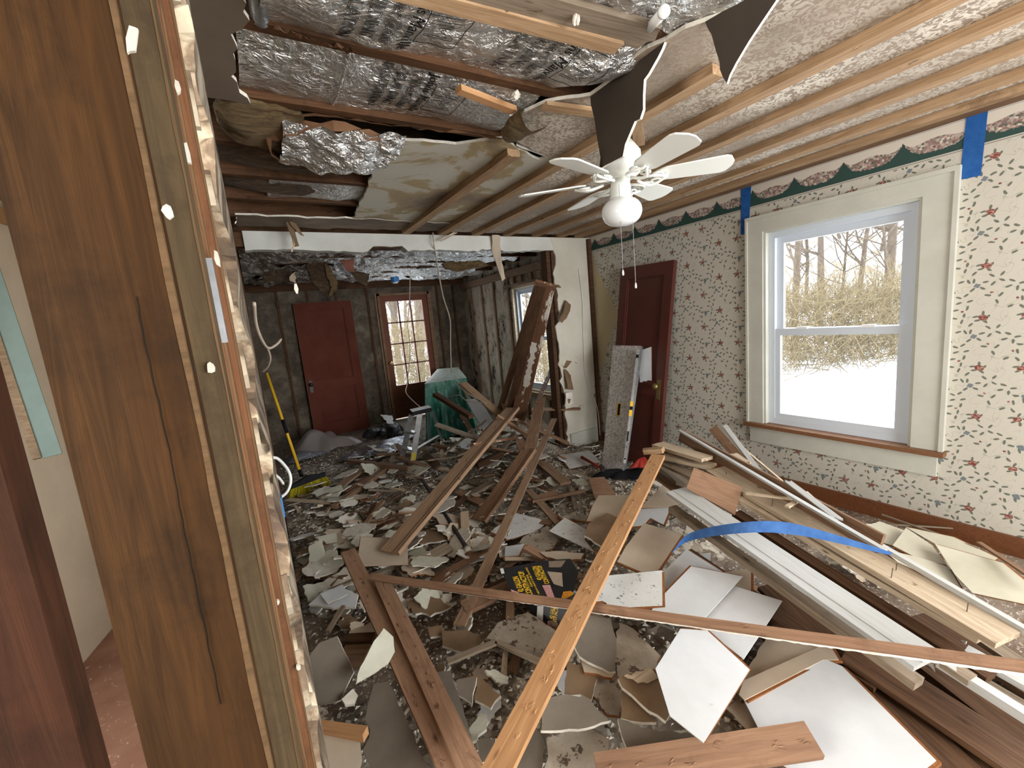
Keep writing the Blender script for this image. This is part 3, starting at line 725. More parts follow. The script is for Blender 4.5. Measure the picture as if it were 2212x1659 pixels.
# near-left remnant
pan = [V((-.15, -.2, ZC)), V((-.15, 1.84, ZC)), V((.03, 1.84, ZC)), A(545, 232, z=ZC), A(500, 165, z=ZC), A(515, 105, z=ZC), A(500, 75, z=ZC), A(540, 45, z=ZC), A(530, 8, z=ZC), A(505, -30, z=ZC), V((.15, -.2, ZC))]
mb = MB(); slab_world(mb, [V((p.x, p.y, p.z+.013)) for p in rough_poly(pan, .010, 34, .03)], .013, (1, 1, 0))
struct('ceiling_near_remnant', mb, [M['nearceil'], M['gyp']])
struct('ceiling_upper_deck', MB().box((-.2, -2.6, 2.56), (3.47, YB+.2, 2.64)), M['dark'])
struct('ceiling_rear', MB().box((-.17, -2.6, 2.34), (1.4, -.25, 2.36)), M['sootceil'])

# battens along the ceiling
bx = [1.245, 1.575, 1.91, 2.245, 2.58, 2.90, 3.14]
starts = {1.245: 1.90, 1.575: 1.02, 1.91: -1.5}
labs = {1.245: 'short ceiling batten farthest from the wallpapered wall', 1.575: 'ceiling batten that starts behind the long dark flap', 1.91: 'third ceiling batten from the torn hole',
        2.245: 'ceiling batten running past the fan on its window side', 2.58: 'ceiling batten between the fan side one and the pair by the wall', 2.90: 'ceiling batten second nearest the wallpapered wall', 3.14: 'ceiling batten nearest the wallpapered wall, close to the border'}
for x in bx:
    a = V((x, starts.get(x, -2.4), ZC-.018)); b = V((x, YP-.03, ZC-.018))
    o = board('ceiling_batten', labs[x], 'batten', a, b, .070, .034, M['batten'], up=(0, 0, -1), gouge=14, jag=.004)
# second layer boards beside the wall
o = board('ceiling_board', 'brown edge board where the ceiling meets the wallpaper border', 'board', V((3.265, -2.4, ZC-.013)), V((3.265, YP-.06, ZC-.013)), .10, .022, M['brown'], up=(0, 0, -1), gouge=10)
board('ceiling_batten', 'short cross batten beside the top of the long dark flap', 'batten', A(1175, 228, z=ZC-.015), A(1300, 245, z=ZC-.015), .05, .016, M['batten'], up=(0, 0, -1))
board('ceiling_batten', 'short upright batten above the fan motor', 'batten', A(1375, 268, z=ZC-.020), A(1382, 312, z=ZC-.020), .05, .016, M['batten'], up=(0, 0, -1))

# joists across the hole
jy = [.20, .61, 1.015, 1.43, 1.845, 2.255, 2.665, 3.08, 3.50]
jl = ['joist nearest the photographer, mostly above the picture', 'joist over the near edge of the picture', 'thick joist crossing above the white pipe end', 'reddish joist between the two lettered foil bays', 'thin joist behind the second lettered foil bay', 'joist behind the sagging crumpled foil', 'joist deep in the hole by the pale panel', 'joist just before the torn ceiling edge strip', 'joist hidden over the white header']
for y, l in zip(jy, jl):
    x1 = 3.3
    o = MB().box((-.15, y-.021, ZC+.014), (x1, y+.021, ZC+.17)).build('ceiling_joist', M['joist'], origin=(0, y, ZC))
    # grain runs along x already
    tag(o, l, 'joist')
board('ceiling_board', 'light brown board nailed under the joist beside the white pipe', 'board', A(850, -25, z=ZC-.005), A(1335, 100, z=ZC-.01), .055, .02, M['batten'], up=(0, 0, -1))
board('ceiling_board', 'brown splintered board beside the frayed knob of plaster over the first foil bay', 'board', A(1000, -30, z=ZC+.0), A(1405, 78, z=ZC+.0), .10, .02, M['greyw'], up=(0, 0, -1), jag=.02)
board('ceiling_board', 'small tan cleat at the end of the second lettered foil bay', 'board', A(990, 192, z=ZC-.005), A(1110, 238, z=ZC-.005), .035, .02, M['orange'], up=(0, 0, -1))

# foil-faced insulation
def crumple(seed, k=16, f0=9, f1=42):
    r_ = np.random.RandomState(seed)
    an = r_.uniform(0, np.pi, k); fr = r_.uniform(f0, f1, k); ph = r_.uniform(0, 1, k)
    wa = r_.uniform(0, np.pi, k); wp = r_.uniform(0, 6, k)
    def fn(x, y):
        h = 0
        for i in range(k):
            u = x*math.cos(an[i])+y*math.sin(an[i]); vv = x*math.cos(wa[i])+y*math.sin(wa[i])
            u = u + .02*math.sin(vv*23+wp[i])
            t = (u*fr[i]/3+ph[i]) % 1.0
            h += abs(t-.5)*2/fr[i]*(.6+.4*math.sin(vv*9+wp[i]))
        return h*.11
    return fn
def foil(name, label, x0, x1, y0, y1, z, sag, amp, seed, mat='foil', lump=None, x1f=None, cat='insulation'):
    cr = crumple(seed)
    def H(x, y):
        u = (x-x0)/(x1-x0); v_ = (y-y0)/(y1-y0)
        s_ = sag*math.sin(math.pi*min(max(v_, 0), 1))*(.6+.4*math.sin(u*7+seed))
        h = z - s_ - amp*cr(x, y)
        if lump:
            cx_, cy_, rx, ry, d = lump; h -= d*math.exp(-((x-cx_)/rx)**2-((y-cy_)/ry)**2)*(1+6*cr(x*1.3, y*1.3)*amp)
        return h
    nu = int((x1-x0)/.011); nv = int((y1-y0)/.011)
    def fn(u, v_):
        y = y0+(y1-y0)*v_; xe = x1 if x1f is None else x1f(y)
        x = x0+(xe-x0)*u
        return (x, y, H(x, y))
    mb = MB(); mb.grid(fn, nu, nv)
    o = mb.build(name, M[mat]); tag(o, label, cat)
    return o, H
def letter(o, H, rows, x_at, y_mid, mirror=False, ink='inkblack'):
    """printing on the facing: reads along +y, stacked along x, seen from below"""
    for txt, x, size, outline, shear in rows:
        cu = bpy.data.curves.new('print', 'FONT'); cu.body = txt; cu.size = size; cu.align_x = 'CENTER'; cu.shear = shear
        cu.resolution_u = 3
        if outline: cu.fill_mode = 'NONE'; cu.bevel_depth = .0008; cu.bevel_resolution = 0
        else: cu.extrude = .0004
        t = bpy.data.objects.new('print', cu); COL.objects.link(t)
        me = bpy.data.meshes.new_from_object(t.evaluated_get(bpy.context.evaluated_depsgraph_get()))
        bpy.data.objects.remove(t)
        n_ = len(me.vertices); co = np.zeros(n_*3); me.vertices.foreach_get('co', co); co = co.reshape(-1, 3)
        for i in range(n_):
            wx = x_at + x + co[i, 1]; wy = y_mid + co[i, 0]
            co[i] = (wx, wy, H(wx, wy)-.0035-co[i, 2])
        me.vertices.foreach_set('co', co.reshape(-1)); me.materials.clear(); me.materials.append(M[ink]); me.update()
        p = bpy.data.objects.new('printed_lettering', me); COL.objects.link(p); p.parent = o
LOGO = 'Johns Manville'
def full_print(o, H, xo, ym, k=1.0):
    letter(o, H, [('JM', .13*k, .13*k, True, 0), (LOGO, .075*k, .052*k, False, 0), ('FiberGlass', .015*k, .062*k, True, .3), ('BUILDING', -.042*k, .052*k, True, 0), ('INSULATION', -.098*k, .052*k, True, 0)], xo, ym)
    # box outline round the monogram
    mb = MB(); a, b_, c, d = xo+.115*k, xo+.245*k, ym-.10*k, ym+.10*k
    P_ = [(a, c), (a, d), (b_, d), (b_, c), (a, c)]
    for (u0, v0), (u1, v1) in zip(P_[:-1], P_[1:]):
        for i in range(12):
            s0, s1 = i/12, (i+1)/12; xa, ya, xb, yb = u0+(u1-u0)*s0, v0+(v1-v0)*s0, u0+(u1-u0)*s1, v0+(v1-v0)*s1
            mb.bar((xa, ya, H(xa, ya)-.003), (xb, yb, H(xb, yb)-.003), .002, .001)
    mb.build('printed_frame', M['inkblack'], o)
fz = ZC+.052
o, H = foil('foil_insulation', 'crinkled foil facing lettered twice, in the bay nearest the photographer', .14, 1.30, 1.037, 1.41, fz, .05, .9, 1, x1f=lambda y: 1.34-.55*(y-1.03))
full_print(o, H, .43, 1.225, 1.0); full_print(o, H, .93, 1.225, 1.0)
o, H = foil('foil_insulation', 'smoother foil facing with one set of lettering, in the second bay', .09, 1.12, 1.452, 1.82, fz, .03, .45, 2)
full_print(o, H, .60, 1.64, .95)
MB().grid(lambda u, v_: (.115+.012*u+.27, 1.455+.36*v_, H(.39, 1.455+.36*v_)-.006-.003*math.sin(u*3.14)), 2, 20).build('foil_seam', M['foil'], o)
o, H = foil('foil_insulation', 'sagging lump of crumpled foil over torn brown paper', .22, .70, 1.90, 2.30, fz, .05, 2.6, 3, lump=(.42, 2.12, .17, .16, .05))
mb = MB(); r = random.Random(44)
pts = []
for i in range(31):
    a = math.pi*2*i/30; pts.append((.42+.235*math.cos(a)+r.uniform(-.012, .012), 2.10+.215*math.sin(a)+r.uniform(-.012, .012)))
vs = []; fs = []
for x, y in pts:
    vs += [(x, y, H(min(max(x, .2), .69), min(max(y, 1.9), 2.3))-.004), (0.42+(x-.42)*1.09, 2.10+(y-2.1)*1.09, ZC-.01+r.uniform(-.01, .01))]
for i in range(30): a = i*2; fs.append((a, a+1, a+3, a+2))
mb.add(vs, fs); mb.build('torn_kraft_edge', M['kraft'], o)
foil('foil_insulation', 'foil strip at the back of the hole in the ceiling', .2, .75, 2.68, 3.05, fz, .03, .8, 4)
foil('foil_insulation', 'narrow foil strip between the deep joists', .30, .72, 2.28, 2.64, fz+.05, .02, 1.0, 7, mat='foilb')
foil('foil_insulation', 'foil facing above the picture edge in front of the white pipe', .55, 1.35, .63, .99, fz, .03, 1.2, 5)
foil('foil_insulation', 'dark crinkled foil beside the torn board and the white pipe', 1.20, 1.72, .60, .99, fz+.04, .02, 1.5, 6, mat='foilb')
struct('ceiling_bay_backing', MB().box((-.15, -.3, ZC+.13), (1.7, 3.65, ZC+.14)), M['insuld'])
# exposed batt
def lumpy(name, label, cat, mat, cx_, cy_, cz_, sx, sy, sz, seed, n1=30, n2=18, amp=.35):
    cr = crumple(seed, 10, 6, 20); mb = MB()
    def fn(u, v_):
        th = 2*math.pi*u; ph = math.pi*(v_-.5)
        x, y, z = math.cos(th)*math.cos(ph), math.sin(th)*math.cos(ph), math.sin(ph)
        k = 1 + amp*(cr(x*.35+seed, y*.35+z*.2)*20-1.0)
        return (x*sx*k, y*sy*k, z*sz*k)
    mb.grid(fn, n1, n2); o_ = mb.build(name, M[mat]); o_.location = (cx_, cy_, cz_)
    return tag(o_, label, cat)
lumpy('insulation_batt', 'yellow fluffy insulation sagging from the hole beside the crumpled foil', 'insulation', 'insul', .16, 2.02, ZC+.02, .17, .24, .06, 1)
lumpy('insulation_batt', 'dirty insulation filling the dark bay behind the crumpled foil', 'insulation', 'insuld', .30, 2.46, ZC+.05, .42, .17, .05, 2)
lumpy('insulation_batt', 'brown insulation in the last bay before the header', 'insulation', 'insuld', .30, 2.86, ZC+.055, .45, .17, .05, 3)
# kraft strips along the joists
for (a, b_, l) in [((520, 232), (1090, 300), 'torn brown paper edge under the second lettered foil bay'), ((590, 60), (760, 110), 'brown paper edge at the left end of the nearest lettered foil'), ((1000, 22), (1240, 20), 'curling brown paper hanging under the near foil by the white pipe')]:
    p, q = A(*a, z=ZC-.004), A(*b_, z=ZC-.004); r = random.Random(int(a[0])); K = 26; vs = []; fs = []
    n_ = V((-(q-p).y, (q-p).x, 0)).normalized()
    for i in range(K+1):
        c = p+(q-p)*(i/K); w0 = r.uniform(.008, .024)
        vs += [c+n_*w0+V((0, 0, r.uniform(0, .02))), c-n_*.008+V((0, 0, r.uniform(-.012, .002)))]
    for i in range(K): k = i*2; fs.append((k, k+1, k+3, k+2))
    mb = MB(); mb.add(vs, fs); tag(mb.build('kraft_paper', M['kraft'], origin=p), l, 'paper')
# flexible duct elbow end, white pipe
def duct(p, q, r0, name, label, cat, mat, rings=14, amp=.06):
    p = V(p); q = V(q); pts = []; rs = []
    for i in range(rings*3+1): t = i/(rings*3); pts.append((q-p)*t); rs.append(r0*(1+amp*math.cos(2*math.pi*t*rings)))
    mb = MB(); mb.tube(pts, rs, 20); return tag(mb.build(name, M[mat], loc=p, smooth=True), label, cat)
duct(A(555, -30, z=ZC+.02), A(562, 40, z=ZC+.03), .022, 'flexible_duct', 'ribbed silver duct end poking past the near ceiling remnant', 'duct', 'alum', 8)
p, q = A(1432, 28, z=ZC-.03), A(1404, 58, z=ZC+.0); mb = MB()
mb.tube([V((0, 0, 0)), q-p], .014, 18); o = mb.build('pipe', M['white'], loc=p, smooth=True); tag(o, 'white plastic pipe end sticking out under the thick joist', 'pipe')
mb = MB(); mb.tube([(p-q)*.02, (p-q)*.12], .0165, 18); b = mb.build('collar', M['white'], o, smooth=True)

# dark paper flaps hanging from the tear
def flap(name, label, hinge, pts, z0, thick=.012, tip_bulge=0):
    h1, h2 = A(*hinge[0], z=z0), A(*hinge[1], z=z0)
    e = (h2-h1); e.z = 0; e.normalize(); nn = V((-e.y, e.x, 0))
    if nn.dot(CAM-h1) < 0: nn = -nn
    ps = []
    for px, py in pts:
        r_ = ray(px, py); t = (h1-CAM).dot(nn)/r_.dot(nn); ps.append(CAM+r_*t)
    c = sum(ps, V())/len(ps)
    mb = MB(); slab_world(mb, ps, thick, (0, 1, 2), nn)
    o_ = mb.build(name, [M['paperd'], M['gyp'], M['paperd']], origin=c)
    return tag(o_, label, 'drywall flap')
flap('hanging_drywall_flap', 'long dark drywall flap hanging down over the ceiling fan', ((1275, 209), (1433, 92)),
     [(1275, 209), (1300, 190), (1330, 165), (1370, 130), (1413, 95), (1437, 86), (1430, 105), (1420, 125), (1400, 160), (1391, 172), (1389, 205), (1389, 236), (1382, 257), (1371, 262), (1360, 288), (1350, 312), (1345, 338), (1324, 349), (1308, 357), (1294, 366), (1297, 340), (1290, 300), (1284, 257), (1276, 225)], ZC+.0)
flap('hanging_drywall_flap', 'smaller dark triangular drywall flap hanging at the top edge of the picture', ((1523, 47), (1665, -35)),
     [(1523, 47), (1560, 25), (1600, 5), (1640, -20), (1690, -45), (1700, -35), (1677, 0), (1650, 40), (1618, 88), (1590, 135), (1576, 162), (1570, 180), (1562, 168), (1555, 150), (1554, 133), (1545, 105), (1537, 75), (1528, 60)], ZC+.0)
# curled torn board by the end of the second bay
mb = MB(); c0 = A(1150, 265, z=ZC-.002); r = random.Random(3)
def curl(u, v_):
    a = math.pi*(.15+.9*u); rr = .085*(1-.25*v_)
    return (c0.x-.06+rr*math.cos(a)*1.0+.02*math.sin(v_*9)*.3, c0.y-.10+.20*v_+.03*math.sin(u*5), c0.z-.01-.05*math.sin(a)*(1-.6*v_)-.01)
mb.grid(curl, 14, 10); o = mb.build('curled_ceiling_board', [M['insul']]); tag(o, 'curled torn edge of ceiling board at the end of the second foil bay', 'drywall flap')

# ------------------------------------------------------------------ outdoors: snow, thicket, trees
def gz(x, y):
    d = math.hypot(x, y)
    return -.55 + max(0, d-17)*.10 + .06*math.sin(x*.9)*math.cos(y*.7)
mb = MB()
def gf(u, v_):
    x, y = -25+85*u, -30+90*v_
    inside = -2 < x < 3.5 and -3 < y < 7.3
    return (x, y, -.7 if inside else gz(x, y))
mb.grid(gf, 85, 90)
struct('ground_snow', mb, M['snow'], smooth=True)
mb = MB()
def sf(u, v_):
    a = -1.1+2.9*u; d = 27+8*v_
    return (d*math.sin(a), d*math.cos(a), .2+4.6*v_+.8*math.sin(a*7)*v_)
mb.grid(sf, 60, 8); struct('hill_wooded', mb, M['slope'], smooth=True)
def tree_mesh(seed, H_, R_, name='tree'):
    r_ = random.Random(seed); mb = MB()
    def br(p, d, L, rad, dep):
        k = 5 if dep == 0 else 3; pts = [V((0, 0, 0))+p]; rs = [rad]; dd = d.copy()
        for i in range(k):
            dd = (dd + V((r_.uniform(-1, 1), r_.uniform(-1, 1), r_.uniform(-.3, .6)))*(.07 if dep == 0 else .22)).normalized()
            pts.append(pts[-1]+dd*L/k); rs.append(rad*(1-.8*(i+1)/k) + .002)
        mb.tube(pts, rs, 6 if dep == 0 else 4, cap=False)
        if dep >= 3: return
        nb = [12, 4, 2][dep]
        for i in range(nb):
            t = r_.uniform(.22 if dep == 0 else .15, 1); j = min(int(t*k), k-1); q = pts[j].lerp(pts[j+1], t*k-j)
            a = r_.uniform(0, 6.28); s_ = (V((math.cos(a), math.sin(a), r_.uniform(.25, 1.1)))).normalized()
            br(q, s_, L*r_.uniform(.22, .42), max(rs[j]*.45, .004), dep+1)
    br(V((0, 0, -.3)), V((r_.uniform(-.08, .08), r_.uniform(-.08, .08), 1)), H_, R_, 0)
    return mb
protos = []
for i, (h, rr_) in enumerate([(9, .13), (7.5, .09), (10, .17), (6, .06)]):
    mb = tree_mesh(50+i, h, rr_); o = mb.build('bare_tree', M['bark']); protos.append(o)
tspots = []
r = random.Random(77)
# seen through the big window, the small window and the glazed door
for px, d in [(1718, 13), (1738, 22), (1768, 18), (1803, 15.5), (1852, 19), (1885, 24), (1905, 16), (1938, 12.5), (1830, 26), (1690, 17), (1960, 20),
              (1130, 14), (1150, 18), (1168, 12.5), (1185, 22), (1120, 25), (842, 16), (862, 20), (880, 14), (900, 24), (918, 17), (835, 27)]:
    q = A(px, 640, d=d); tspots.append((q.x, q.y))
q0 = 'bare winter tree standing beyond the snowy yard'
for i, (x, y) in enumerate(tspots):
    if i < 4: o = protos[i]
    else: o = protos[i % 4].copy(); COL.objects.link(o)
    o.location = (x, y, gz(x, y)-.1); o.rotation_euler = (0, 0, r.uniform(0, 6)); s_ = r.uniform(.8, 1.15); o.scale = (s_, s_, s_)
    tag(o, 'thick leaning bare tree at the left of the large window view' if i == 0 else q0, 'tree', 'bare trees beyond the snowy yard')
mb = MB()
def twig(p, d, L, rad):
    k = 2; pts = [p]
    for i in range(k): d = (d+V((r.uniform(-1, 1), r.uniform(-1, 1), r.uniform(-.6, .5)))*.3).normalized(); pts.append(pts[-1]+d*L/k)
    mb.tube(pts, [rad, rad*.7, rad*.3], 3, cap=False)
for _ in range(6500):
    sel = r.random()
    if sel < .62: px = r.uniform(1660, 1990)
    elif sel < .8: px = r.uniform(1095, 1200)
    else: px = r.uniform(825, 940)
    d = r.uniform(9.7, 15); q = A(px, 640, d=d)
    z = gz(q.x, q.y); hgt = r.uniform(0, 1)**1.3*1.95
    p = V((q.x, q.y, z+hgt))
    twig(p, V((r.uniform(-1, 1), r.uniform(-1, 1), r.uniform(-.1, 1.6))).normalized(), r.uniform(.4, 1.5), r.uniform(.004, .013))
o = mb.build('brush_thicket', M['twig']); tag(o, 'tangled dry brush along the far edge of the snowy yard', 'brush', None, 'stuff')

# ------------------------------------------------------------------ doors leaning against walls
def panel_door(name, label, TL, TR, BL, thick, mat, mat2, handle_side=1, split=.36, handle=True, edge=None, plate=True, metal='brass'):
    """slab door with two sunk panels; corners in world coordinates"""
    TL, TR, BL = V(TL), V(TR), V(BL)
    W_ = (TR-TL).length; H_ = (TL-BL).length
    X = (TR-TL).normalized(); Z = (TL-BL).normalized(); Y = Z.cross(X).normalized(); X = Y.cross(Z)
    o_ = thing(name, label, 'door'); o_.matrix_world = Matrix(((X.x, Y.x, Z.x, BL.x), (X.y, Y.y, Z.y, BL.y), (X.z, Y.z, Z.z, BL.z), (0, 0, 0, 1)))
    st = .115*W_/.76*1.0; rb = .20; rt = .115; mr = .12; zs = H_*split
    mb = MB(); t = thick
    def fr(a, b_, c, d): mb.box((a, 0, c), (b_, t, d))
    fr(0, st, 0, H_); fr(W_-st, W_, 0, H_); fr(st, W_-st, 0, rb); fr(st, W_-st, H_-rt, H_); fr(st, W_-st, zs, zs+mr)
    mb.build('door_frame', M[mat], o_)
    mb = MB(); mb.box((st, t*.5, rb), (W_-st, t*.8, zs)); mb.box((st, t*.5, zs+mr), (W_-st, t*.8, H_-rt))
    mb.build('door_panels', M[mat], o_)
    mb = MB()
    for (c, d) in ((rb, zs), (zs+mr, H_-rt)):
        for (a0, a1, b0, b1) in ((st, st+.012, c, d), (W_-st-.012, W_-st, c, d), (st+.012, W_-st-.012, c, c+.012), (st+.012, W_-st-.012, d-.012, d)):
            mb.box((a0, t*.22, b0), (a1, t*.5, b1))
    mb.build('panel_moulding', M[mat], o_)
    if edge:
        mb = MB(); mb.box((-.003, .002, 0), (0, t-.002, H_)); mb.box((-.003, .002, H_), (W_+.003, t-.002, H_+.003)); mb.box((W_, .002, 0), (W_+.003, t-.002, H_)); mb.build('worn_edge', M[edge], o_)
    hx = W_-.06 if handle_side > 0 else .06
    if plate: MB().box((hx-.022, -.004, zs-.03), (hx+.022, 0, zs+.15)).build('escutcheon', M[metal], o_)
    if handle:
        k = MB().lathe([(0, 0), (.012, 0), (.012, .02), (.026, .032), (.03, .048), (.02, .062), (0, .066)], n=16).build('door_handle', M[metal], o_, smooth=True)
        k.matrix_local = Matrix.Translation((hx, -.003, zs+.09)) @ Matrix.Rotation(R90, 4, 'X')
    return o_
# right: leans sideways against the wallpapered wall. viewer sees its face
TL = A(1341, 580, x=3.262); TR = A(1456, 561, x=3.262)
Xd = (TR-TL).normalized(); Dd = V((-.14, 0, -1)); Dd = (Dd - Xd*Dd.dot(Xd)).normalized()
BL = TL + Dd*1.97
panel_door('interior_door', 'maroon two-panel door leaning against the floral wallpaper behind the metal plank', TL, TR, BL, .042, 'maroon', 'maroon', 1, .38)
TL = A(632, 656, y=7.02); TR = A(757, 649, y=7.02); BL = A(682, 948, y=6.93)
panel_door('interior_door', 'dusty maroon two-panel door leaning on the mouldy back wall', TL, TR, BL, .042, 'maroon2', 'maroon2', -1, .36, True, 'brown', metal='blackm')

# ------------------------------------------------------------------ grey work plank, level, white board by the door
def panel_from(name, label, cat, c4, thick, mats, n_amp=0):
    ps = [V(p) for p in c4]; c = sum(ps, V())/len(ps); nn = (ps[1]-ps[0]).cross(ps[2]-ps[0]).normalized()
    if nn.dot(CAM-c) < 0: nn = -nn
    mb = MB(); slab_world(mb, ps, thick, (0, 1, 2), nn)
    return tag(mb.build(name, mats, origin=c), label, cat), nn
n = NT('pitted_galvanised'); v = n.obj
sp_ = n.noise(v, 46, 4, .8); c_ = n.mix(n.ramp(sp_, [(.47, 0.), (.56, 1.)]), hexc('#d0cec9'), hexc('#9d9a96'))
M['pitted'] = n.done(c_, .6, 0, bump=sp_, bstr=.4, bdist=.004)
p = [A(1324, 746, x=3.06), A(1384, 747, x=3.06), None, None]
b1 = A(1300, 1016, z=.03); p[3] = b1; p[2] = b1 + (p[1]-p[0])*.72
o, nn = panel_from('work_plank', 'speckled grey metal plank with a slot, leaning before the maroon door', 'plank', p, .035, [M['pitted'], M['alum'], M['alum']])
cc = V(o.location)
Xp = (p[1]-p[0]).normalized(); Zp = (p[0]-p[3]).normalized()
sl = A(1336, 884, d=(A(1336, 884, z=.5)-CAM).dot(FW))
# slot lies on the plank plane
def on_plane(px, py, pt, nrm, off=0):
    r_ = ray(px, py); t = (pt-CAM).dot(nrm)/r_.dot(nrm); return CAM+r_*t+nrm*off
q = [on_plane(a, b_, p[0], nn, .0012) for a, b_ in [(1333, 871), (1342, 870), (1339, 899), (1331, 899)]]
mb = MB(); slab_world(mb, [x-cc for x in q], .003, (0, 0, 0), nn); mb.build('slot_rim', M['yellow'], o)
q = [on_plane(a, b_, p[0], nn, .003) for a, b_ in [(1336, 873), (1341, 872.5), (1338, 897), (1333.5, 897)]]
mb = MB(); slab_world(mb, [x-cc for x in q], .002, (0, 0, 0), nn); mb.build('slot', M['black'], o)
# level
La, Lb = on_plane(1383, 758, p[0], nn, .03), on_plane(1354, 1002, p[0], nn, .03)
o = thing('spirit_level', 'long aluminium spirit level with a yellow centre block, propped on the grey plank', 'level', Lb)
up_ = (CAM-Lb).normalized(); dv = La-Lb
MB().bar((0, 0, 0), dv, .022, .05, up_).build('level_body', M['alum'], o)
MB().bar(dv*.40, dv*.53, .026, .054, up_).build('centre_vial_block', M['yellow'], o)
MB().bar(dv*.455, dv*.485, .028, .058, up_).build('vial', M['black'], o)
MB().bar(dv*.92, dv*.95, .026, .056, up_).build('end_vial', M['black'], o)
Zs = dv.normalized(); Ys = up_.cross(Zs).normalized(); Ns = Zs.cross(Ys)
if Ns.dot(up_) < 0: Ns = -Ns
MB().bar(dv*.03+Ns*.026, dv*.27+Ns*.026, .014, .002, up_).build('black_sticker', M['black'], o)
cu = bpy.data.curves.new('t', 'FONT'); cu.body = 'JOHNSON LEVEL'; cu.size = .020; t = bpy.data.objects.new('t', cu); COL.objects.link(t)
me = bpy.data.meshes.new_from_object(t.evaluated_get(bpy.context.evaluated_depsgraph_get())); bpy.data.objects.remove(t)
me.materials.clear(); me.materials.append(M['white']); t = bpy.data.objects.new('sticker_lettering', me); COL.objects.link(t); t.parent = o
Yt = Ns.cross(Zs); q = dv*.045+Ns*.0285-Yt*.006
t.matrix_local = Matrix(((Zs.x, Yt.x, Ns.x, q.x), (Zs.y, Yt.y, Ns.y, q.y), (Zs.z, Yt.z, Ns.z, q.z), (0, 0, 0, 1)))
c4 = [A(1380, 758, x=3.13), A(1407, 749, x=3.16), A(1408, 824, x=3.13), A(1382, 826, x=3.10)]
panel_from('ceiling_tile', 'white ceiling tile standing between the level and the maroon door', 'ceiling tile', c4, .012, [M['tilew'], M['fibre'], M['fibre']])

# ------------------------------------------------------------------ painter's tape on the wall
def tape(name, label, quad, mat='tape'):
    mb = MB(); ps = [A(px, py, x=XW-.0015) for px, py in quad]; c = sum(ps, V())/4
    mb.add([q for q in ps]+[q+V((-.0012, 0, 0)) for q in ps], [(0, 1, 2, 3), (7, 6, 5, 4)]+[(i, (i+1) % 4, (i+1) % 4+4, i+4) for i in range(4)])
    return tag(mb.build(name, M[mat], origin=c), label, 'tape')
tape('painter_tape', 'short blue tape strip on the border at the left top corner of the window casing', [(1601, 401), (1623, 398), (1617, 506), (1600, 507)])
tape('painter_tape', 'wide blue tape strip on the border right of the window casing', [(2089, 238), (2135, 233), (2119, 379), (2073, 389)])

# ------------------------------------------------------------------ ceiling fan
FC = V((1.49, 1.435, 0)); 
fan = thing('ceiling_fan', 'white six-blade ceiling fan with a round opal globe', 'ceiling fan', (FC.x, FC.y, ZC-.01))
def fz_(z): return z-(ZC-.01)
MB().lathe([(0, 0), (.065, 0), (.062, -.03), (.03, -.05), (.012, -.055), (.012, -.11)][::-1], n=28).build('canopy', M['fanw'], fan, smooth=True)
MB().lathe([(0, fz_(2.065)), (.06, fz_(2.065)), (.088, fz_(2.085)), (.095, fz_(2.12)), (.092, fz_(2.17)), (.06, fz_(2.215)), (.0, fz_(2.22))], n=32).build('motor_housing', M['fanw'], fan, smooth=True)
MB().lathe([(0, fz_(1.985)), (.046, fz_(1.985)), (.05, fz_(1.992)), (.044, fz_(2.0)), (.05, fz_(2.01)), (.044, fz_(2.018)), (.047, fz_(2.03)), (.042, fz_(2.04)), (.042, fz_(2.07)), (0, fz_(2.072))], n=28).build('switch_housing', M['fanw'], fan, smooth=True)
prof = [(0, -.062)]+[(.089*math.cos(a)**.8, .062*math.sin(a)) for a in [math.radians(t) for t in range(-80, 61, 10)]]+[(.045, .063)]
MB().lathe([(max(a, 0), b_+fz_(1.928)) for a, b_ in prof], n=36).build('globe', M['globe'], fan, smooth=True)
for k in range(6):
    a = math.radians(16+60*k); ca, sa = math.cos(a), math.sin(a)
    mb = MB(); n1 = 16; top = []; 
    out = []
    for i in range(n1+1):
        t = i/n1; x = .15+.31*t
        w_ = (.048+.020*t)*(1 if t < .85 else math.sqrt(max(0.02, 1-((t-.85)/.15)**2*.95)))
        if t < .1: w_ *= .6+4*t
        out.append((x, w_))
    poly = [(x, w_) for x, w_ in out]+[(x, -w_) for x, w_ in out[::-1]]
    tl = math.radians(-12)
    def T(x, y, z): y2, z2 = y*math.cos(tl)-z*math.sin(tl), y*math.sin(tl)+z*math.cos(tl); return (x*ca-y2*sa, x*sa+y2*ca, z2+fz_(2.062))
    n_ = len(poly)
    mb.add([T(x, y, .003) for x, y in poly]+[T(x, y, -.003) for x, y in poly], [tuple(range(n_)), tuple(range(2*n_-1, n_-1, -1))]+[(i, i+n_, (i+1) % n_+n_, (i+1) % n_) for i in range(n_)])
    bl = mb.build('fan_blade', M['fanw'], fan)
    mb = MB()   # scrolled blade iron
    for sgn in (1, -1):
        pts = [V(T(.075+.125*t, sgn*(.006+.034*math.sin(math.pi*min(1, t*1.1))), -.010-.012*math.sin(math.pi*t))) for t in [i/10 for i in range(11)]]
        mb.tube(pts, .0062, 8)
        cpt = [V(T(.155+.022*math.cos(b_), sgn*.026+.017*math.sin(b_), -.012)) for b_ in [i*math.pi/6 for i in range(13)]]
        mb.tube(cpt, .0048, 6, cap=False)
    mb.build('blade_iron', M['fanw'], bl, smooth=True)
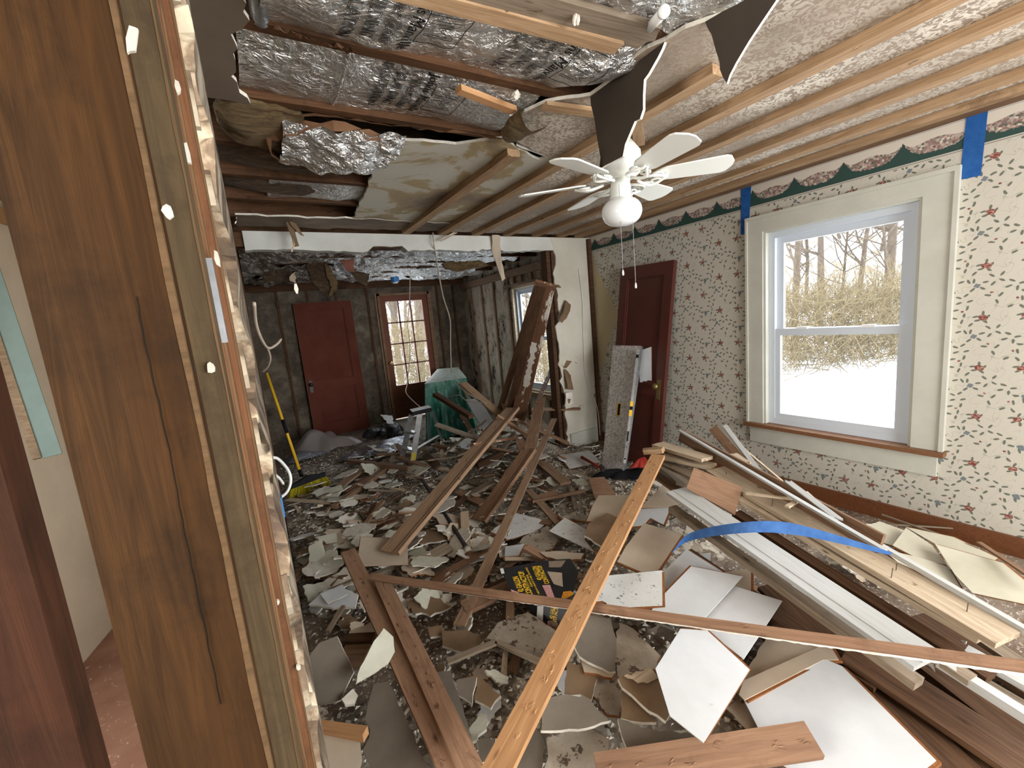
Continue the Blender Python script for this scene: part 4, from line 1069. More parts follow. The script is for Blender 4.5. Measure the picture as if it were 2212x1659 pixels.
for (dx, dy, L_) in ((-.045, -.035, .36), (.012, -.05, .42)):
    mb = MB(); mb.tube([(dx, dy, fz_(2.03)), (dx*1.02, dy, fz_(2.03-L_*.5)), (dx*1.6, dy*1.6, fz_(2.03-L_*.25))][:2]+[(dx*1.05, dy, fz_(2.03-L_))], .0013, 5)
    ch = mb.build('pull_chain', M['alum'], fan)
    mb = MB(); mb.lathe([(0, 0), (.004, .002), (.005, .012), (.003, .024), (0, .025)], c=(dx*1.05, dy, fz_(2.03-L_)-.024), n=10); mb.build('chain_pull', M['white'], ch)

# ------------------------------------------------------------------ rubble height
def sm(t): t = min(max(t, 0), 1); return t*t*(3-2*t)
def bare(x, y):
    return sm((x-2.45-.12*(y-1))/.25)*sm((2.9-y)/.3)
def hh(x, y):
    h = .03
    h += .17*sm((x-.75)/.9)*sm((2.3-y)/1.1)                 # tile heap in the right foreground
    h += .10*sm((1.9-y)/1.0)
    h += .16*math.exp(-((x-2.35)/.55)**2-((y-1.5)/1.0)**2)    # lumber stack
    h += .30*math.exp(-((x-2.15)/.55)**2-((y-4.0)/.75)**2)    # heap in the opening
    h += .10*math.exp(-((x-.6)/.6)**2-((y-3.2)/.7)**2)
    h += .05*math.exp(-((x-.5)/.7)**2-((y-4.6)/.8)**2)
    return h
cr = crumple(55, 14, 8, 40)
def bedz(x, y):
    b_ = bare(x, y); return (hh(x, y)*.60-.03+.45*cr(x, y)*min(1, .35+hh(x, y)*3))*(1-b_)-.02*b_-.24*sm((x-1.30)/.3)*sm((1.75-y)/.45)*(1-b_)
mb = MB()
mb.grid(lambda u, v_: ((lambda x, y: (x, y, bedz(x, y)))(-.005+3.30*u, -.1+6.9*v_)), 210, 360)
o = mb.build('rubble_bed', M['rubble']); tag(o, 'mixed crumbled plaster and splinters covering the floor', 'rubble', None, 'stuff')
# loose crumbs
mb = MB(); r = random.Random(12)
for _ in range(14000):
    x = r.uniform(.03, 3.2); y = .6+5.6*r.random()**1.3
    if bare(x, y) > .3 and r.random() < .8: continue
    if x+y*.0 > 1.35 and y < 1.5: continue
    s_ = r.uniform(.003, .015); z = max(bedz(x, y)+.004+.008*r.random(), .004); a = r.uniform(0, 6.28)
    vs = [(x+s_*math.cos(a+k*2.09)*r.uniform(.5, 1.3), y+s_*math.sin(a+k*2.09)*r.uniform(.5, 1.3), z+r.uniform(-.2, .2)*s_) for k in range(3)]+[(x, y, z+s_*r.uniform(.4, .9))]
    mb.add(vs, [(0, 1, 3), (1, 2, 3), (2, 0, 3)], r.choice([0, 0, 0, 1, 1, 2]))
o = mb.build('plaster_crumbs', [M['plast'], M['gyp'], M['greyw']]); tag(o, 'white plaster crumbs and grit sprinkled over the rubble', 'crumbs', None, 'stuff')

# ------------------------------------------------------------------ broken pieces, tiles and shards placed one by one
def piece(name, label, cat, px, z, tilt=(0, 0), thick=.012, mats=('tilew', 'fibre', 'fibre'), rough=0, cx_=None, step=.025, group=None, edges=None):
    if name == 'ceiling_tile' and rough <= .003 and edges is None: rough = 0
    """flat piece lying on a plane of its own; edges lists which sides are broken (None: all when rough)"""
    nn = V((tilt[0], tilt[1], 1)).normalized()
    c = A(sum(p[0] for p in px)/len(px), sum(p[1] for p in px)/len(px), z=z)
    ps = [on_plane(a, b_, c, nn) for a, b_ in px]
    if rough:
        r_ = random.Random(int(px[0][0]*7+px[0][1])); out = []
        for i, p_ in enumerate(ps):
            q_ = ps[(i+1) % len(ps)]; e = q_-p_; L = e.length; k = max(1, int(L/step)) if (edges is None or i in edges) else 1
            side = nn.cross(e).normalized() if L > 1e-6 else V((0, 0, 0)); ph = r_.uniform(0, 6)
            for j in range(k):
                w_ = rough*(r_.uniform(-.6, .6)+.8*math.sin(j*1.7+ph)) if j else 0
                out.append(p_ + e*(j/k) + side*w_)
        ps = out
    X = (ps[1]-ps[0]).normalized(); Y = nn.cross(X)
    R_ = Matrix(((X.x, Y.x, nn.x, c.x), (X.y, Y.y, nn.y, c.y), (X.z, Y.z, nn.z, c.z), (0, 0, 0, 1)))
    inv = R_.inverted(); loc = [inv @ p_ for p_ in ps]
    ar = sum(loc[i].x*loc[(i+1) % len(loc)].y-loc[(i+1) % len(loc)].x*loc[i].y for i in range(len(loc)))
    if ar < 0: loc = loc[::-1]
    mb = MB()
    if name == 'ceiling_tile' and len(px) < 12:
        slab_world(mb, loc, .0028, (0, 0, 1), V((0, 0, 1)))
        hv = random.Random(int(px[0][0]+px[0][1])); dx, dy = hv.choice([-.008, .008]), hv.choice([-.008, .008])
        slab_world(mb, [V((p_.x+dx, p_.y+dy, -.003)) for p_ in loc], thick-.003, (1, 1, 2), V((0, 0, 1)))
    else: slab_world(mb, loc, thick, (0, 1, 2), V((0, 0, 1)))
    o_ = mb.build(name, [M[m] for m in mats]); o_.matrix_world = R_
    return tag(o_, label, cat, group)
T, TS, TB, TD = ('tilew', 'fibre', 'fibre'), ('tiles', 'fibre', 'fibre'), ('tileb', 'fibre', 'fibre'), ('tiled', 'fibre', 'fibre')
G, GB, GD, PW = ('paper', 'gyp', 'paper'), ('paperb', 'gyp', 'paperb'), ('paperd', 'gyp', 'paperd'), ('plast', 'gyp', 'plast')
ct = 'ceiling tile'
# right foreground tile heap (from below upward)
piece('ceiling_tile', 'tan-backed tile lying under the white tiles in the right foreground', ct, [(1627, 1425), (1690, 1312), (1765, 1395), (1790, 1412), (1600, 1512), (1590, 1494)], .15, (-.05, .1), mats=TB, rough=.004)
piece('ceiling_tile', 'narrow tan tile strip above the biggest white tile at the lower right', ct, [(1606, 1470), (1790, 1388), (1812, 1425), (1778, 1425), (1608, 1512), (1596, 1500)], .17, (0, .1), mats=TB, rough=.003)
piece('ceiling_tile', 'tan tile poking out left of the biggest white tile', ct, [(1568, 1530), (1604, 1504), (1652, 1588), (1640, 1600)], .14, (0, .1), mats=TB, rough=.004)
piece('ceiling_tile', 'brown tile wedge standing right of the white heap under the grey trim board', ct, [(1545, 1238), (1622, 1228), (1622, 1285), (1600, 1300)], .22, (-.3, -.1), mats=TB, rough=.002)
piece('ceiling_tile', 'white tile under the middle of the white heap, its top corner beside the beige tile', ct, [(1428, 1240), (1483, 1186), (1562, 1236), (1520, 1310), (1440, 1318)], .24, (-.05, -.05), mats=T, rough=.003)
piece('ceiling_tile', 'small white tile corner peeping behind the white heap near the blue tape', ct, [(1500, 1197), (1536, 1193), (1534, 1225), (1520, 1215)], .22, (0, -.1), mats=T)
piece('ceiling_tile', 'white tile of the heap with its right corner toward the lumber', ct, [(1587, 1266), (1690, 1298), (1606, 1424), (1500, 1340)], .255, (-.04, -.02), mats=T, rough=.002)
piece('ceiling_tile', 'broad white tile crossing behind the speckled tile in the heap', ct, [(1493, 1223), (1604, 1245), (1513, 1345), (1400, 1328), (1430, 1288)], .285, (-.03, -.05), mats=T, rough=.002)
piece('ceiling_tile', 'large light grey tile with a pointed bottom, crossed by the long thin strip', ct, [(1470, 1358), (1528, 1362), (1619, 1446), (1520, 1604), (1447, 1546), (1416, 1444)], .275, (.04, -.12), mats=T, rough=.002)
piece('ceiling_tile', 'speckled white tile with a bitten lower left corner', ct, [(1294, 1245), (1430, 1232), (1431, 1307), (1313, 1313), (1310, 1302), (1300, 1297), (1279, 1299)], .30, (-.02, -.1), mats=TS)
piece('ceiling_tile', 'biggest white tile, filling the lower right corner', ct, [(1604, 1506), (1778, 1422), (1819, 1439), (2022, 1642), (1960, 1690), (1800, 1720), (1672, 1640)], .175, (-.03, .06), mats=T, rough=.002)
# beige ones behind
piece('ceiling_tile', 'beige tile with a brown top edge, left of the blue tape loop', ct, [(1391, 1130), (1474, 1153), (1421, 1232), (1385, 1235), (1334, 1213), (1352, 1180)], .26, (-.1, -.15), mats=TB, rough=.002)
piece('ceiling_tile', 'white tile with torn brown corner right of the orange batten', ct, [(1364, 1101), (1449, 1094), (1433, 1133), (1405, 1118), (1388, 1134), (1352, 1140)], .22, (-.05, -.1), mats=T, rough=.003, edges=(2, 3, 4))
piece('ceiling_tile', 'beige tile partly under the orange batten, its left edge notched', ct, [(1293, 1070), (1386, 1069), (1362, 1122), (1300, 1128), (1267, 1125), (1281, 1090)], .20, (-.05, -.15), mats=TB, rough=.002)
piece('ceiling_tile', 'pale beige tile between the white torn one and the long grey trim board', ct, [(1434, 1044), (1472, 1088), (1450, 1094), (1384, 1096)], .25, (-.05, -.15), mats=TB, rough=.002)
piece('ceiling_tile', 'bright white tile pointing left, under the broken brown shards', ct, [(1220, 1118), (1276, 1148), (1262, 1165), (1284, 1192), (1186, 1147)], .13, (-.02, -.08), mats=TS, rough=.002)
piece('ceiling_tile', 'white tile strip edge behind the bright left-pointing tile', ct, [(1206, 1113), (1268, 1112), (1270, 1126), (1215, 1120)], .11, (0, -.05), mats=TD)
piece('ceiling_tile', 'stained white tile crossed by the long slanting stick', ct, [(1112, 1107), (1185, 1126), (1155, 1149), (1096, 1165), (1060, 1148)], .09, (0, -.05), mats=TS, rough=.004)
piece('ceiling_tile', 'grey stained tile between the two white tiles', ct, [(1182, 1135), (1206, 1165), (1180, 1200), (1110, 1205), (1095, 1202), (1130, 1160)], .08, (0, -.08), mats=TD, rough=.004)
piece('ceiling_tile', 'small white tile corner left of the grey stained tile', ct, [(1092, 1180), (1132, 1175), (1120, 1200), (1090, 1202)], .09, (0, -.08), mats=T, rough=.002)
piece('ceiling_tile', 'thin tile seen on edge above the black carton', ct, [(1091, 1203), (1190, 1204), (1190, 1210), (1091, 1211)], .10, (0, -.3), mats=TB)
piece('ceiling_tile', 'white tile with a hatchet handle lying over its corner', ct, [(1208, 983), (1274, 973), (1297, 998), (1230, 1012)], .07, (0, -.08), mats=TS, rough=.003)
piece('ceiling_tile', 'pale tile by the foot of the partition stub, left one', ct, [(1166, 945), (1220, 936), (1221, 957), (1204, 960)], .08, (0, -.05), mats=TD, rough=.002)
piece('ceiling_tile', 'white tile by the foot of the partition stub, right one', ct, [(1221, 940), (1262, 939), (1233, 966), (1212, 959)], .07, (0, -.05), mats=TS, rough=.002)
piece('ceiling_tile', 'brownish tile in front of the two pale tiles by the partition stub', ct, [(1174, 958), (1203, 962), (1223, 976), (1213, 986), (1180, 978)], .07, (0, -.05), mats=TB, rough=.002)
piece('ceiling_tile', 'square off-white tile under the lower end of the long fluted board', ct, [(779, 1160), (881, 1163), (881, 1219), (771, 1223)], .155, (0, -.10), mats=('tileb', 'fibre', 'fibre'))
# shards in the lower middle
sh = 'drywall shard'
piece('ceiling_tile', 'stained grey tile lying under the black carton, crossed by a lath', ct, [(1075, 1345), (1140, 1322), (1200, 1362), (1212, 1400), (1167, 1425), (1050, 1379)], .10, (0, -.05), mats=TD, rough=.004)
piece('drywall_shard', 'stained white shard with dark spots right of the orange batten', sh, [(1338, 1345), (1368, 1358), (1404, 1394), (1427, 1417), (1418, 1443), (1375, 1462), (1334, 1462), (1328, 1400)], .17, (0, -.1), mats=TD, rough=.006)
piece('drywall_shard', 'mouldy pale shard in the dark hollow below the taupe slab', sh, [(1288, 1463), (1334, 1458), (1346, 1490), (1336, 1546), (1312, 1543), (1278, 1500)], .15, (0, -.1), mats=TD, rough=.005)
piece('drywall_shard', 'whitish stained slab at the bottom edge with a square brown hole mark', sh, [(1185, 1580), (1271, 1572), (1316, 1596), (1310, 1670), (1175, 1675)], .13, (0, -.08), mats=TD, rough=.006)
piece('drywall_shard', 'large taupe drywall slab leaning beside the orange batten', sh, [(1255, 1328), (1320, 1336), (1332, 1390), (1330, 1450), (1318, 1452), (1253, 1418), (1233, 1380)], .22, (.05, -.25), mats=G, rough=.003)
piece('drywall_shard', 'brown-backed shard under the cream paper scrap', sh, [(1335, 1465), (1375, 1452), (1418, 1448), (1432, 1490), (1446, 1545), (1438, 1558), (1385, 1520), (1344, 1484)], .215, (.05, -.2), mats=GB, rough=.004)
piece('drywall_shard', 'triangular tan shard between two brown shards near the bottom', sh, [(1343, 1491), (1372, 1512), (1418, 1560), (1385, 1560), (1341, 1551)], .19, (0, -.15), mats=GB, rough=.003)
piece('drywall_shard', 'dark grey slab at the bottom above the end of the brown plank', sh, [(1334, 1551), (1380, 1570), (1470, 1584), (1485, 1581), (1517, 1602), (1440, 1628), (1358, 1634)], .19, (0, -.15), mats=G, rough=.004)
piece('drywall_shard', 'dark slate-coloured shard like a shield right of the orange batten', sh, [(1174, 1507), (1230, 1501), (1268, 1506), (1316, 1557), (1250, 1575), (1169, 1578)], .22, (0, -.2), mats=('paper', 'gyp', 'paper'), rough=.003)
piece('drywall_shard', 'taupe shard with a white broken right edge above the slate one', sh, [(1226, 1428), (1262, 1440), (1290, 1465), (1278, 1512), (1255, 1500), (1219, 1500)], .18, (0, -.15), mats=GB, rough=.004)
piece('drywall_shard', 'jagged pale shard tip below the big taupe slab', sh, [(1252, 1420), (1316, 1453), (1330, 1450), (1322, 1464), (1290, 1455), (1262, 1452)], .19, (0, -.1), mats=TB, rough=.004)
piece('paper_scrap', 'cream torn wallpaper scrap on the brown shards', 'paper scrap', [(1348, 1460), (1405, 1443), (1422, 1464), (1400, 1475), (1378, 1475), (1366, 1466)], .235, (.05, -.15), .002, ('light', 'light', 'light'), rough=.006, step=.012)
# left foreground
piece('drywall_shard', 'dark grey slab propped at the left by the broken wall edge', sh, [(655, 1432), (690, 1388), (728, 1374), (742, 1405), (764, 1452), (750, 1480), (735, 1512), (700, 1522), (672, 1527)], .24, (-.3, -.9), mats=G, rough=.004)
piece('drywall_shard', 'greenish-white curved shard leaning on the paired planks', sh, [(829, 1357), (850, 1376), (853, 1408), (840, 1432), (800, 1458), (770, 1475), (773, 1455), (800, 1400)], .28, (.4, -.6), mats=('plastg', 'gyp', 'paperb'), rough=.003)
piece('drywall_shard', 'big grey slab with a crumbled left edge beneath the paired planks', sh, [(806, 1479), (840, 1472), (875, 1545), (925, 1670), (798, 1670), (783, 1620), (800, 1575), (788, 1555)], .20, (-.05, -.1), mats=G, rough=.006)
piece('ceiling_tile', 'cream textured panel with a wooden top edge in the bottom left', ct, [(690, 1577), (776, 1590), (782, 1640), (775, 1672), (660, 1672), (668, 1620)], .21, (0, -.1), mats=('tileb', 'fibre', 'fibre'), rough=.003)
board('wood_strip', 'wooden edge strip of the cream panel in the bottom left', 'strip', A(684, 1571, z=.225), A(790, 1586, z=.225), .03, .03, M['orange'])
piece('drywall_shard', 'small pale shard between the dark slab and the cream panel', sh, [(672, 1529), (706, 1527), (722, 1560), (700, 1568), (672, 1560)], .18, (0, -.1), mats=TD, rough=.006)
piece('drywall_shard', 'crumbled white lower rim below the greenish shard', sh, [(738, 1510), (762, 1488), (772, 1500), (765, 1520), (745, 1522)], .20, (0, -.2), mats=PW, rough=.006)
piece('drywall_shard', 'white shard by the wall edge with a second flake on it', sh, [(667, 1305), (700, 1275), (735, 1268), (774, 1284), (768, 1311), (720, 1313)], .12, (0, -.1), mats=('tilew', 'gyp', 'gyp'), rough=.003)
piece('drywall_shard', 'thin white flake lying on the white shard by the wall edge', sh, [(692, 1283), (740, 1262), (752, 1282), (708, 1304)], .14, (.1, -.1), .005, ('tilew', 'gyp', 'gyp'), rough=.004)
piece('drywall_shard', 'dull brown shard with a chipped white near edge right of the paired planks', sh, [(955, 1362), (1012, 1362), (1045, 1384), (1035, 1394), (998, 1408), (956, 1395)], .08, (0, -.1), mats=GB, rough=.004)
piece('drywall_shard', 'brown pentagonal shard with a white standing sliver', sh, [(990, 1466), (1030, 1456), (1056, 1478), (1081, 1502), (1060, 1530), (1026, 1512), (1030, 1466)], .12, (0, -.1), mats=GB, rough=.004)
piece('drywall_shard', 'dark brown shard left of the pentagonal one', sh, [(986, 1468), (1030, 1462), (1020, 1520), (988, 1500)], .13, (-.1, -.2), mats=G, rough=.004)
piece('drywall_shard', 'long dark grey shard hugging the right side of the paired planks', sh, [(938, 1452), (972, 1449), (990, 1500), (1010, 1560), (1020, 1602), (1000, 1600), (960, 1500)], .13, (0, -.1), mats=G, rough=.003)
piece('drywall_shard', 'dark slab at the bottom edge right of the orange batten foot', sh, [(1130, 1552), (1150, 1560), (1176, 1604), (1168, 1670), (1108, 1672)], .12, (0, -.1), mats=G, rough=.005)
piece('drywall_shard', 'dark shard at the bottom edge left of the orange batten foot', sh, [(1030, 1600), (1072, 1594), (1055, 1640), (1038, 1650)], .12, (0, -.1), mats=G, rough=.004)
piece('drywall_shard', 'small brown shard below the cluster of white crumbs', sh, [(925, 1356), (955, 1350), (962, 1372), (930, 1376)], .08, (0, -.1), mats=GB, rough=.004)
piece('drywall_shard', 'yellowed curled shard in the hollow left of the paired planks', sh, [(757, 1362), (800, 1344), (813, 1370), (800, 1378), (760, 1370)], .20, (0, -.2), mats=('tileb', 'fibre', 'fibre'), rough=.006)
piece('drywall_shard', 'brown angular shard cluster piece above the white crumbs', sh, [(878, 1300), (925, 1283), (975, 1310), (930, 1330), (890, 1320)], .07, (0, -.1), mats=GB, rough=.008)
piece('drywall_shard', 'curved tan piece of board under the thin tile edge', sh, [(1165, 1192), (1210, 1190), (1262, 1196), (1255, 1208), (1212, 1210), (1180, 1203)], .13, (0, -.1), mats=('tileb', 'fibre', 'fibre'), rough=.004)
piece('drywall_shard', 'broken brown shard heaped on the bright white tile', sh, [(1272, 1130), (1310, 1108), (1345, 1122), (1350, 1150), (1300, 1180), (1262, 1156)], .19, (0, -.2), mats=('paperb', 'gyp', 'paperb'), rough=.006)
piece('drywall_shard', 'broken brown shard with a chalky front rim under the orange batten', sh, [(1320, 1165), (1355, 1162), (1352, 1195), (1320, 1200), (1300, 1185)], .18, (0, -.2), mats=GB, rough=.006)
piece('drywall_shard', 'tan flat shard under the fluted board, right of its foot', sh, [(882, 1150), (960, 1142), (978, 1145), (975, 1165), (910, 1175), (884, 1162)], .07, (0, -.1), mats=GB, rough=.006)
piece('drywall_shard', 'greyish wedge-shaped plaster shard at mid left', sh, [(680, 1160), (730, 1150), (790, 1165), (770, 1185), (720, 1180)], .10, (0, -.15), mats=('plastg', 'gyp', 'gyp'), rough=.005)
piece('drywall_shard', 'folded pale plaster shard at the left wall foot', sh, [(667, 1180), (695, 1165), (703, 1205), (668, 1215)], .12, (-.2, -.5), mats=('plastg', 'gyp', 'gyp'), rough=.004)
piece('drywall_shard', 'pale green-grey plaster slab in the left middle', sh, [(740, 1120), (800, 1098), (850, 1115), (800, 1135), (745, 1150)], .09, (0, -.1), mats=('plastg', 'gyp', 'gyp'), rough=.006)
piece('drywall_shard', 'long pale plaster slab left of the fluted board', sh, [(820, 1130), (870, 1108), (880, 1120), (840, 1140), (815, 1140)], .09, (0, -.1), mats=PW, rough=.005)
# right, by the wall
piece('ceiling_tile', 'cream tile by the baseboard nearest the end of the blue tape', ct, [(1848, 1147), (1900, 1126), (1952, 1145), (1928, 1178), (1880, 1165)], .15, (-.15, -.1), mats=('cream', 'fibre', 'fibre'), rough=.003)
piece('ceiling_tile', 'cream tile next along the baseboard from the one by the blue tape end', ct, [(1928, 1178), (1957, 1140), (2014, 1178), (2045, 1220), (1990, 1210)], .155, (-.15, -.1), mats=('cream', 'fibre', 'fibre'), rough=.003)
piece('ceiling_tile', 'long cream tile tucked against the baseboard', ct, [(1956, 1138), (2060, 1160), (2155, 1205), (2140, 1215), (2020, 1175)], .14, (-.1, -.05), mats=('cream', 'fibre', 'fibre'), rough=.002)
piece('ceiling_tile', 'large cream tile in front of the baseboard at the right edge', ct, [(2020, 1175), (2167, 1216), (2215, 1255), (2240, 1310), (2100, 1280), (2062, 1240)], .17, (-.15, -.05), mats=('cream', 'fibre', 'fibre'), rough=.002)
piece('ceiling_tile', 'cream tile underneath the large one, with a brown outline', ct, [(1905, 1185), (1990, 1205), (2050, 1225), (2075, 1268), (2010, 1245), (1940, 1215)], .145, (-.1, -.05), mats=('cream', 'fibre', 'fibre'), rough=.003)

# ------------------------------------------------------------------ boards and planks placed one by one
pk = 'plank'
def B(name, label, a, za, b_, zb, w_, t, mat, **kw):
    return board(name, label, kw.pop('cat', pk), A(a[0], a[1], z=za), A(b_[0], b_[1], z=zb), w_, t, M[mat], **kw)
# low dark planks of the right stack
B('plank', 'grey moulding board below the long white trim board', (1452, 1098), .40, (1985, 1478), .24, .05, .03, 'greyw')
B('plank', 'dark plank in the shadow gap left of the grey moulding', (1480, 1195), .24, (1900, 1480), .12, .09, .02, 'dark')
B('plank', 'wide dark plank heading under the biggest white tile', (1660, 1265), .20, (2130, 1720), .02, .12, .02, 'dark')
B('plank', 'dark brown wide board at the bottom right corner', (1830, 1400), .17, (2270, 1690), .03, .16, .02, 'dark')
B('plank', 'greyish board edge running to the right border below the thin strip', (1990, 1400), .23, (2260, 1560), .17, .06, .02, 'greyw')
B('plank', 'pale green-white moulding at the right border below the thin strip', (2028, 1428), .26, (2300, 1600), .20, .035, .03, 'paintw')
B('plank', 'second pale moulding at the right border, nearer the wall', (2085, 1405), .24, (2300, 1525), .2, .05, .02, 'paintw')
B('plank', 'old dark plank between the grey moulding and the bare wood boards', (1590, 1110), .38, (2140, 1465), .23, .06, .03, 'dark')
B('plank', 'smooth brown moulding alongside the dark side of the bare wood boards', (1630, 1160), .37, (2100, 1470), .25, .05, .02, 'greyw')
B('plank', 'bare light wood board with nails, lit by the window', (1545, 1015), .50, (2178, 1382), .33, .135, .022, 'light', nails=7, gouge=8)
B('plank', 'second bare wood board mostly under the lit one', (1560, 1050), .46, (2130, 1375), .29, .12, .022, 'light', up=(.1, -.1, 1))
B('plank', 'white trim plank standing on edge with its dark side toward the room', (1470, 940), .60, (1905, 1175), .44, .085, .018, 'brown', up=(-.95, .25, .2))
B('white_strip', 'thin white strip along the top of the on-edge trim plank', (1468, 930), .635, (1912, 1190), .47, .022, .012, 'paintw', cat='strip')
B('white_strip', 'long white strip lying along the window side of the lit wood board', (1800, 1120), .46, (2290, 1405), .33, .022, .02, 'paintw', cat='strip', jag=.01)
B('white_strip', 'splintered white strip on the trim plank near the window', (1700, 1038), .55, (1812, 1122), .50, .03, .006, 'paintw', cat='strip', jag=.02, roll=8)
# long white baseboard with bead
sec = [(-.068, .009), (-.030, .009), (-.027, .012), (-.022, .012), (-.019, .009), (.068, .009), (.068, -.009), (-.068, -.009)]
B('baseboard_plank', 'long white baseboard with a bead line lying across the right stack', (1461, 1060), .475, (2004, 1430), .33, .14, .018, 'paintw', sec=sec)
# right stack back end
piece('plank', 'short wide brown board seen face-on at the back of the right stack', pk, [(1499, 1010), (1604, 1053), (1588, 1112), (1483, 1054)], .50, (-.75, -.9), .02, ('mauve', 'light', 'light'))
B('plank', 'cream-topped short board on top of the stack beside the door foot', (1421, 960), .56, (1528, 992), .56, .10, .02, 'light', jag=.006)
B('plank', 'second short board below the cream-topped one', (1432, 985), .52, (1540, 1008), .52, .09, .018, 'light', jag=.01)
B('plank', 'third short board low in the short pile by the door foot', (1435, 1000), .48, (1512, 1035), .48, .08, .018, 'greyw', jag=.01)
B('plank', 'dark grey board diving under the short pile toward the orange batten', (1425, 1003), .40, (1478, 1048), .37, .12, .02, 'greyw', roll=-20)
B('plank', 'brown-grey board left of the dark grey one beneath the orange batten', (1402, 1015), .34, (1466, 1060), .32, .07, .02, 'brown')
B('plank', 'splintery board end on the trim plank near the wall', (1585, 982), .52, (1612, 1000), .52, .05, .015, 'light', jag=.01)
B('plank', 'brown gutter-shaped plank propped near the wallpapered wall, left one', (1540, 925), .62, (1640, 1040), .40, .06, .018, 'brown', roll=40)
B('plank', 'white-edged plank propped near the wallpapered wall, right one', (1566, 920), .64, (1652, 1035), .42, .03, .018, 'paintw', roll=20)
B('plank', 'thin stick beside the propped white-edged plank', (1595, 960), .52, (1690, 1040), .40, .012, .01, 'light')
B('lath', 'lath lying along the baseboard', (1905, 1112), .14, (2115, 1185), .14, .012, .008, 'greyw', cat='lath')
B('lath', 'grey lath crossing the large cream tile at the right border', (2115, 1172), .22, (2240, 1255), .22, .02, .01, 'brown', cat='lath')
B('lath', 'small splinter standing by the baseboard', (1742, 1062), .40, (1768, 1085), .36, .010, .006, 'light', cat='lath')
B('lath', 'short stick lying across the bare wood near its back end', (1700, 1095), .50, (1720, 1083), .50, .02, .01, 'light', cat='lath')
B('lath', 'pale lath behind the nails of the bare wood board', (1612, 1066), .50, (1712, 1078), .50, .016, .01, 'light', cat='lath')
# dark layers at the bottom of the stack
for i, (a_, b__, za, zb, w_, m_, l_) in enumerate([((1640, 1330), (1960, 1690), .10, .03, .13, 'dark', 'lowest dark board under the right stack, nearest the white tiles'), ((1760, 1340), (2150, 1700), .08, .02, .15, 'dark', 'lowest dark board under the right stack, second from the white tiles'),
        ((1880, 1330), (2290, 1640), .07, .03, .15, 'dark', 'lowest dark board under the right stack, reaching the lower right corner'), ((1990, 1330), (2320, 1540), .06, .03, .14, 'dark', 'lowest dark board under the right stack, toward the wall'), ((1560, 1240), (1760, 1420), .12, .08, .10, 'dark', 'short dark board behind the white tile heap')]):
    B('plank', l_, a_, za, b__, zb, w_, .022, m_)
B('plank', 'ridged brown plank rising under the right border', (2000, 1300), .18, (2300, 1500), .14, .06, .02, 'greyw')
# tape loop
mb = MB(); P0, P1, P2, P3, P4 = A(1452, 1192, z=.33), A(1490, 1160, z=.40), A(1602, 1140, z=.545), A(1720, 1144, z=.56), A(1925, 1196, z=.49)
ctrl = [P0, P1, P2, P3, P4]; segs = []
for i in range(4):
    for k in range(8):
        t = k/8; a = ctrl[max(i-1, 0)]; b_ = ctrl[i]; c = ctrl[i+1]; d = ctrl[min(i+2, 4)]
        segs.append(.5*((2*b_)+(c-a)*t+(2*a-5*b_+4*c-d)*t*t+(3*b_-a-3*c+d)*t*t*t))
segs.append(P4); vs = []
for i, p_ in enumerate(segs):
    t = i/(len(segs)-1); wd = .026*(1-.75*max(0, t-.72)/.28)*(1-.8*max(0, .06-t)/.06)
    tw = .75-.45*math.sin(t*3.1); side = V((.15, -.5*tw, 1.0-.5*tw)).normalized()
    vs += [p_-side*wd, p_+side*wd]
mb.add(vs, [(2*i, 2*i+1, 2*i+3, 2*i+2) for i in range(len(segs)-1)])
o = mb.build('painter_tape', M['tapel'], origin=P2); tag(o, 'long loose blue tape arching over the right lumber stack', 'tape')
so = o.modifiers.new('thick', 'SOLIDIFY'); so.thickness = .0012
# centre planks
rsec = [(-.075, .008), (-.070, .018), (-.060, .018), (-.056, .004), (-.050, .004), (-.047, .015), (-.040, .015), (-.036, .008), (.075, .008), (.075, -.008), (-.075, -.008)]
B('fluted_board', 'long brown fluted baseboard sloping from the pale tile up into the heap', (842, 1194), .17, (1108, 882), .63, .150, .022, 'taupe', sec=rsec, gouge=6)
B('fluted_board', 'broad grained trim board with a pale right edge, right of the long fluted one', (1036, 1125), .06, (1145, 970), .42, .125, .022, 'brown', sec=[(a*.92, c) for a, c in rsec])
B('fluted_board', 'upper half of the grained trim board reaching toward the small window', (1145, 970), .42, (1168, 860), .68, .10, .02, 'brown')
B('white_strip', 'white-painted narrow strip end pointing up before the small window', (1162, 868), .68, (1190, 800), .82, .045, .018, 'peel', cat='strip')
B('lath', 'long thin stick leaning from the floor to the heap', (992, 1352), .09, (1197, 905), .43, .060, .012, 'taupe', cat='lath')
TALL = B('plank', 'tallest leaning board before the small window, with a white painted streak', (1120, 905), .48, (1178, 612), 1.72, .14, .03, 'peel', roll=-25, up=(-.4, -1, 0))
L_ = 1.0
mb = MB(); r = random.Random(6); vs = []; fs = []
for i in range(21):
    x = .62+.62*i/20; vs += [(x, -.035+r.uniform(-.012, .012), .0165), (x, .012+r.uniform(-.015, .015), .0165)]
for i in range(20): k = i*2; fs.append((k, k+1, k+3, k+2))
mb.add(vs, fs); mb.build('white_paint_streak', M['plast'], TALL)
B('plank', 'brown leaning board left of the white-streaked one', (1078, 890), .52, (1163, 618), 1.70, .06, .03, 'brown', up=(-.6, -1, 0))
B('plank', 'dark leaning board between the brown and white-streaked ones', (1098, 898), .50, (1168, 615), 1.70, .07, .03, 'dark', up=(-.6, -1, 0))
B('plank', 'brown beam sticking out left from the heap toward the tarp', (940, 852), .74, (1018, 900), .58, .06, .04, 'joist')
B('plank', 'tan plank sloping down from the tarp to the heap', (1000, 828), .82, (1088, 902), .52, .10, .02, 'batten')
